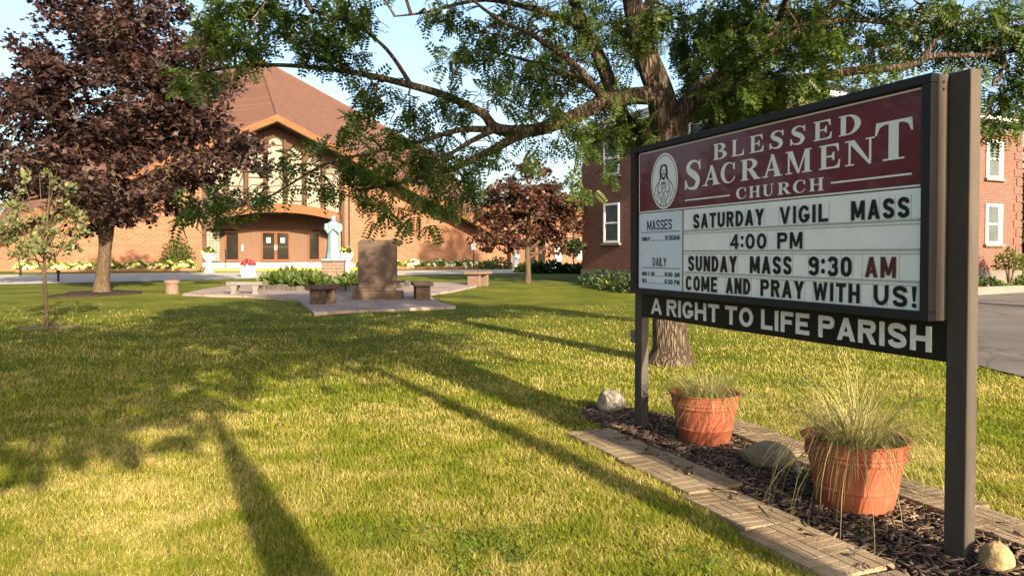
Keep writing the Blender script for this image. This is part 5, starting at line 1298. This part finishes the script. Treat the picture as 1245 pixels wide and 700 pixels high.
spots = [(332, 351.5), (345, 350), (356, 352.5), (368, 350), (380, 352.5), (390, 350.5), (372, 346.5), (350, 346.5), (430, 352), (442, 350), (425, 355), (455, 353)]
for i, (x, y) in enumerate(spots):
    p = gp(x, y); side = 'from the benches on the church-door side of the statue' if x < 400 else 'between the blue statue and the granite tablet'
    k = i if x < 400 else i - 8
    put(leafy_p, used, p + Vector((0, 0, .1)), i * 1.3, 1.0 + .12 * math.sin(i * 2.1), 'yellowish green leafy clump, %s %s' % (WORDS[k], side), 'daylily clumps in the statue bed')
pp = gp(405.5, 347.5)
t = thing('statue_pedestal', 'square stone-block pedestal under the pale blue statue', 'pedestal', (pp.x, pp.y, float(G(pp.x, pp.y))), R(8))
MB().box(-.45, .45, -.42, .42, 0, .98).build('block', M['pedbrick'], t); MB().box(-.50, .50, -.47, .47, .981, 1.05).build('cap', M['darkstone'], t, .01)
def statue(h, mat, label, loc, rz, cat='statue', veil=True, name='statue', slim=.7):
    mb = MB(); n = 40
    sec = [(0, .24, .20, 0), (.03, .245, .205, 0), (.2, .205, .175, 0), (.4, .185, .155, .0), (.52, .175, .14, 0), (.6, .165, .125, 0), (.68, .185, .13, .005), (.76, .20, .13, .01), (.82, .185, .115, .012), (.855, .10, .085, .01), (.875, .082, .09, .0), (.91, .092, .105, -.004), (.95, .086, .098, -.004), (.985, .055, .065, .0), (1.0, .012, .015, 0)]
    if not veil: sec[9:] = [(.855, .07, .065, .0), (.87, .05, .052, 0), (.90, .066, .078, -.006), (.94, .075, .09, -.004), (.975, .06, .07, 0), (1.0, .012, .015, 0)]
    v = []; f = []
    q = catmull([[s[0], s[1] * slim, s[2], s[3]] for s in sec], 3)
    for z, rx, ry, cy in q:
        fold = .055 * max(0, 1 - z / .62)
        for i in range(n):
            a = 2 * math.pi * i / n; k = 1 + fold * (math.sin(9 * a + 1.2 * z) + .5 * math.sin(15 * a)) + (.03 * math.sin(11 * a + 5 * z) if .62 < z < .8 else 0)
            v.append((rx * k * math.cos(a) * h, (cy + ry * k * math.sin(a)) * h, z * h))
    m = len(q)
    for k in range(m - 1):
        for i in range(n): j = (i + 1) % n; f.append((k * n + i, k * n + j, (k + 1) * n + j, (k + 1) * n + i))
    f.append(tuple(range(n - 1, -1, -1))); mb.add(v, f, True)
    for s in (-1, 1):                                    # sleeves and folded hands, brow and nose
        mb.tube([(s * .15 * h, .0, .79 * h), (s * .155 * h, -.05 * h, .67 * h), (s * .12 * h, -.145 * h, .62 * h), (s * .015 * h, -.17 * h, .70 * h)], [.05 * h, .055 * h, .05 * h, .028 * h], 12)
        mb.tube([(s * .012 * h, -.17 * h, .69 * h), (s * .010 * h, -.165 * h, .75 * h), (s * .006 * h, -.15 * h, .785 * h)], [.022 * h, .018 * h, .006 * h], 8)
    mb.tube([(0, -.088 * h, .935 * h), (0, -.112 * h, .91 * h), (0, -.09 * h, .905 * h)], [.008 * h, .013 * h, .008 * h], 6)
    mb.box(-.27 * h, .27 * h, -.23 * h, .23 * h, -.03 * h, .004 * h)
    o = mb.build(name, mat); o.location = loc; o.rotation_euler = (0, 0, rz); return tag(o, label, cat)
statue(1.78, M['bluestatue'], 'pale blue veiled praying statue on the stone-block pedestal', (pp.x, pp.y, float(G(pp.x, pp.y)) + 1.10), R(15))
p = gp(678, 323); p = at(678, 320, 58); p.z = .4
statue(2.05, M['whitestatue'], 'tall white robed statue in front of the low hall', p, R(10), 'statue', False)
p = at(627, 322, 52); p.z = .3
statue(1.35, M['whitestatue'], 'small white statue beside the round shrub at the church corner', p, R(-10), 'statue', False)

# urns and planter
def urn(loc, label, flab, fm, seed):
    t = thing('garden_urn', label, 'urn', loc, 0, 'white urns by the church steps')
    prof = [(.30, 0), (.30, .07), (.22, .10), (.19, .2), (.16, .42), (.13, .56), (.15, .62), (.20, .68), (.33, .82), (.40, .98), (.42, 1.06), (.47, 1.10), (.48, 1.14), (.44, 1.15), (.40, 1.12), (.30, 1.08)]
    MB().lathe(prof[:6], 28).build('stand', M['urn'], t); MB().lathe(prof[6:], 36, None, lambda a, z: .02 * math.sin(14 * a) if z < 1.04 else 0).build('bowl', M['urn'], t)
    pl = plant_proto('potted_flowers', 'flowers', 'green', 160, .36, .36, .38, .16, oval_leaf(.6), seed, fm, 38, .06)
    pl.location = Vector(loc) + Vector((0, 0, 1.09)); pl['label'] = flab; pl['group'] = 'flowers in the urns'
c = gp(254, 331); urn(c, 'white footed urn standing left of the church doors near the big shrub', 'peach and yellow flowers in the urn nearer the purple maple', 'yflower', 51)
c = gp(421, 331.5); urn(c, 'white footed urn between the blue statue and the granite tablet', 'yellow flowers in the urn behind the blue statue', 'yflower', 53)
c = gp(302, 336.5); t = thing('planter', 'white square planter standing by the drive before the church steps', 'planter', c)
MB().add([(-.26, -.26, 0), (.26, -.26, 0), (.26, .26, 0), (-.26, .26, 0), (-.31, -.31, .52), (.31, -.31, .52), (.31, .31, .52), (-.31, .31, .52)], [(3, 2, 1, 0), (0, 1, 5, 4), (1, 2, 6, 5), (2, 3, 7, 6), (3, 0, 4, 7), (4, 5, 6, 7)]).build('body', M['white'], t, .015)
mb = MB(); mb.box(-.34, .34, -.34, .34, .521, .58); mb.build('rim', M['white'], t, .01)
pl = plant_proto('potted_flowers', 'flowers', 'green', 120, .3, .3, .25, .14, oval_leaf(.6), 57, 'rflower', 60, .07); pl.location = c + Vector((0, 0, .56)); pl['label'] = 'bright red flowers filling the white square planter'

# flower beds along the church walls
mb = MB()
for (xa, xb, nm) in ((-15.5, -5.2, 'l'), (5.3, 15.6, 'r')):
    w4 = [chl(xa, -1.1), chl(xb, -1.1), chl(xb, .99), chl(xa, .99)]
    mb.add([(p.x, p.y, .44) for p in w4] + [(p.x, p.y, .2) for p in w4], [(0, 1, 2, 3), (4, 5, 1, 0), (5, 6, 2, 1), (7, 4, 0, 3)])
o = mb.build('flower_bed_soil', M['soil']); tag(o, kind='structure')
for xa, xb, lab in ((-15.5, -5.2, 'low brick border of the bed behind the purple maple'), (5.3, 15.6, 'low brick border of the bed under the shaded church wall')):
    e = MB().box(xa, xb, -1.25, -1.1, .2, .52).build('bed_border', M['chbrick']); e.location = (A0.x, A0.y, 0); e.rotation_euler = (0, 0, TH); tag(e, lab, 'border', 'brick borders of the church flower beds')
fy = plant_proto('flower_clump', 'flowers', 'lime', 90, .36, .34, .42, .24, oval_leaf(.55), 61, 'yflower', 36, .11); used = [False]
for i in range(22):
    x = -15.3 + i * .46 + .08 * math.sin(i * 5)
    put(fy, used, chl(x, -.75 + .12 * math.sin(i * 2.7), .44), i * 2.1, .95 + .2 * math.sin(i * 1.9), 'yellow flowering clump, %s from the far end of the bed behind the purple maple' % WORDS[i], 'yellow flower clumps along the sunlit church wall')
fw = plant_proto('hosta_clump', 'flowers', 'lime', 80, .42, .4, .42, .28, oval_leaf(.7), 67, 'wflower', 26, .12); used = [False]
for i in range(14):
    x = 5.7 + i * .68 + .1 * math.sin(i * 4)
    put(fw, used, chl(x, -.65 + .15 * math.sin(i * 3.1), .44), i * 1.7, .95 + .2 * math.sin(i * 2.3), 'cream flowering hosta clump, %s from the doors in the bed under the shaded church wall' % WORDS[i], 'hosta clumps along the shaded church wall')
def shrub(name, label, loc, rx, ry, h, mat, n, size, seed, cat='shrub', tpl=None, group=None, stem=.0):
    t = thing(name, label, cat, loc, 0, group)
    o = obj('foliage', clump_mesh('foliage', n, rx, ry, h, size, tpl or oval_leaf(.6), seed, .2), M[mat], t); o.location = (0, 0, stem)
    m = MB()
    for k in range(5):
        a = k * 1.26; m.tube([(0, 0, -.05), (.3 * rx * math.cos(a), .3 * ry * math.sin(a), stem + h * .35), (.6 * rx * math.cos(a), .6 * ry * math.sin(a), stem + h * .7)], [.035, .025, .01], 6)
    m.build('stem', M['twig'], t); return t
p = chl(-6.4, -.1, .44); shrub('shrub', 'loose green flowering shrub against the sunlit church wall by the urn', p, 1.2, .9, 2.15, 'green', 1100, .17, 71)
p = at(607, 320, 57); p.z = .35; shrub('shrub', 'rounded dark shrub at the shaded corner of the church', p, 1.1, 1, .85, 'dkgreen', 600, .17, 72)
p = at(590, 322, 56); p.z = .35; shrub('shrub', 'low green shrub under the street-style white sign', p, .8, .8, .6, 'green', 400, .16, 70)
hp = [(655, 329, 44), (672, 330, 44), (690, 330, 44), (706, 330, 43.5), (722, 329, 43), (640, 327, 46)]
for i, (x, y, Y) in enumerate(hp):
    p = at(x, y, Y); p.z = float(G(0, Y)); shrub('hosta_plant', 'broad dark green hosta mound, %s along the hedge row before the low hall' % WORDS[i], p, .62, .6, .55 + .1 * math.sin(i * 2), 'dkgreen' if i not in (5,) else 'lime', 330, .24, 80 + i, 'plant', oval_leaf(.8), 'hosta mounds in front of the hall')
sh = [(726, 331, 31.6, .75, .65, 'dkgreen'), (748, 331, 29.4, .8, .75, 'dkgreen'), (738, 333, 29.6, .45, .35, 'lime'), (765, 331, 27.6, .6, .7, 'dkgreen')]
lb = ['dark clipped shrub at the far corner of the brick house', 'dark shrub under the first ground-floor window of the brick house', 'small pale green plant between the dark house shrubs', 'dark shrub just behind the end of the signboard by the house wall']
for i, (x, y, Y, r, h, m) in enumerate(sh):
    p = at(x, y, Y); p.z = float(G(0, Y)); shrub('shrub', lb[i], p, r, r, h, m, 420, .13, 90 + i)
sh = [(1228, 335, 28.4, .55, .8, 'green', .75, 'bushy small tree on a short stem by the sunlit house corner'), (1200, 336, 27.9, .5, .5, 'dkgreen', 0, 'low dark shrub under the sunlit house windows'), (1214, 337, 27.9, .4, .32, 'lime', 0, 'pale hosta between shrubs at the sunlit house front'), (1243, 336, 28.6, .5, .5, 'green', 0, 'low green shrub at the end of the sunlit house bed'), (1186, 336, 27.4, .45, .45, 'green', 0, 'low green shrub half hidden behind the end signpost')]
for i, (x, y, Y, r, h, m, st_, lab) in enumerate(sh):
    p = at(x, y, Y); p.z = float(G(0, Y)) + .02; shrub('shrub', lab, p, r, r, h, m, 420, .12, 100 + i, stem=st_)
# kerb in front of the house bed, hanging basket, bollards, small sign
def hl(x, y, z=0): return Vector((rc.x + x * math.cos(RA) - y * math.sin(RA), rc.y + x * math.sin(RA) + y * math.cos(RA), z))
k = MB().box(1, 16, -1.9, -1.75, .05, .36).build('kerb', M['stone']); k.location = rc; k.rotation_euler = (0, 0, RA); tag(k, kind='structure')
p = hl(-.45, 10.3, 1.7)
t = thing('hanging_basket', 'dark leafy hanging basket on the far corner of the brick house', 'basket', p)
obj('foliage', clump_mesh('foliage', 320, .34, .34, .42, .14, oval_leaf(.6), 111, 0), M['dkgreen'], t)
lw = obj('trailing_foliage', clump_mesh('foliage', 160, .3, .3, .35, .14, oval_leaf(.6), 112, 0), M['dkgreen'], t); lw.rotation_euler = (R(180), 0, 0)
MB().lathe([(.02, -.22), (.2, -.16), (.3, 0)], 20).build('bowl', M['soil'], t)
mb = MB(); mb.tube([(.42, .1, .75), (0, 0, .78), (0, 0, .2)], .012, 6); mb.build('bracket', M['rail'], t)
for i, (x, y, h, lab) in enumerate(((71, 342.5, .52, 'short black bollard light by the drive behind the young tree'), (25, 336, .55, 'short black bollard light near the drive under the purple maple'))):
    p = gp(x, y); t = thing('bollard_light', lab, 'bollard', p, 0, 'bollard lights along the drive')
    MB().lathe([(.05, -.05), (.05, h - .14)], 14).build('post', M['hose'], t); MB().lathe([(.075, h - .139), (.08, h - .03), (.05, h), (.01, h + .01)], 16).build('head', M['hose'], t)
p = gp(576, 327.5); t = thing('notice_sign', 'small white notice on a thin dark pole beside the drive', 'sign', p)
MB().tube([(0, 0, -.1), (0, 0, 1.95)], .035, 8).build('pole', M['hose'], t); MB().box(-.16, .16, -.03, -.01, 1.4, 1.95).build('plate', M['white'], t, .004)
# mulch ring with a low stone lip round the maple
mb = MB(); pts = []
for i in range(40):
    a = 2 * math.pi * i / 40; q = 1 + .14 * math.sin(3 * a + 1) + .08 * math.sin(5 * a)
    pts.append((TREE_RING_C.x + 1.15 * q * math.cos(a), TREE_RING_C.y + .25 + 1.5 * q * math.sin(a)))
flat_poly(mb, pts, .07, .12); o = mb.build('tree_ring_soil', M['mulchbed']); tag(o, kind='structure')
p = gp(57, 398)
mb = MB(); flat_poly(mb, [(p.x + (.5 + .12 * math.sin(3 * a)) * math.cos(a), p.y + (.5 + .1 * math.sin(2 * a)) * math.sin(a)) for a in np.linspace(0, 6.1, 30)], .012, .03)
o = mb.build('bare_soil_ring', plain('dry_bare_soil', [(.13, .09, .055), (.20, .145, .09)], .95, 6, .6, 50)); tag(o, kind='structure')
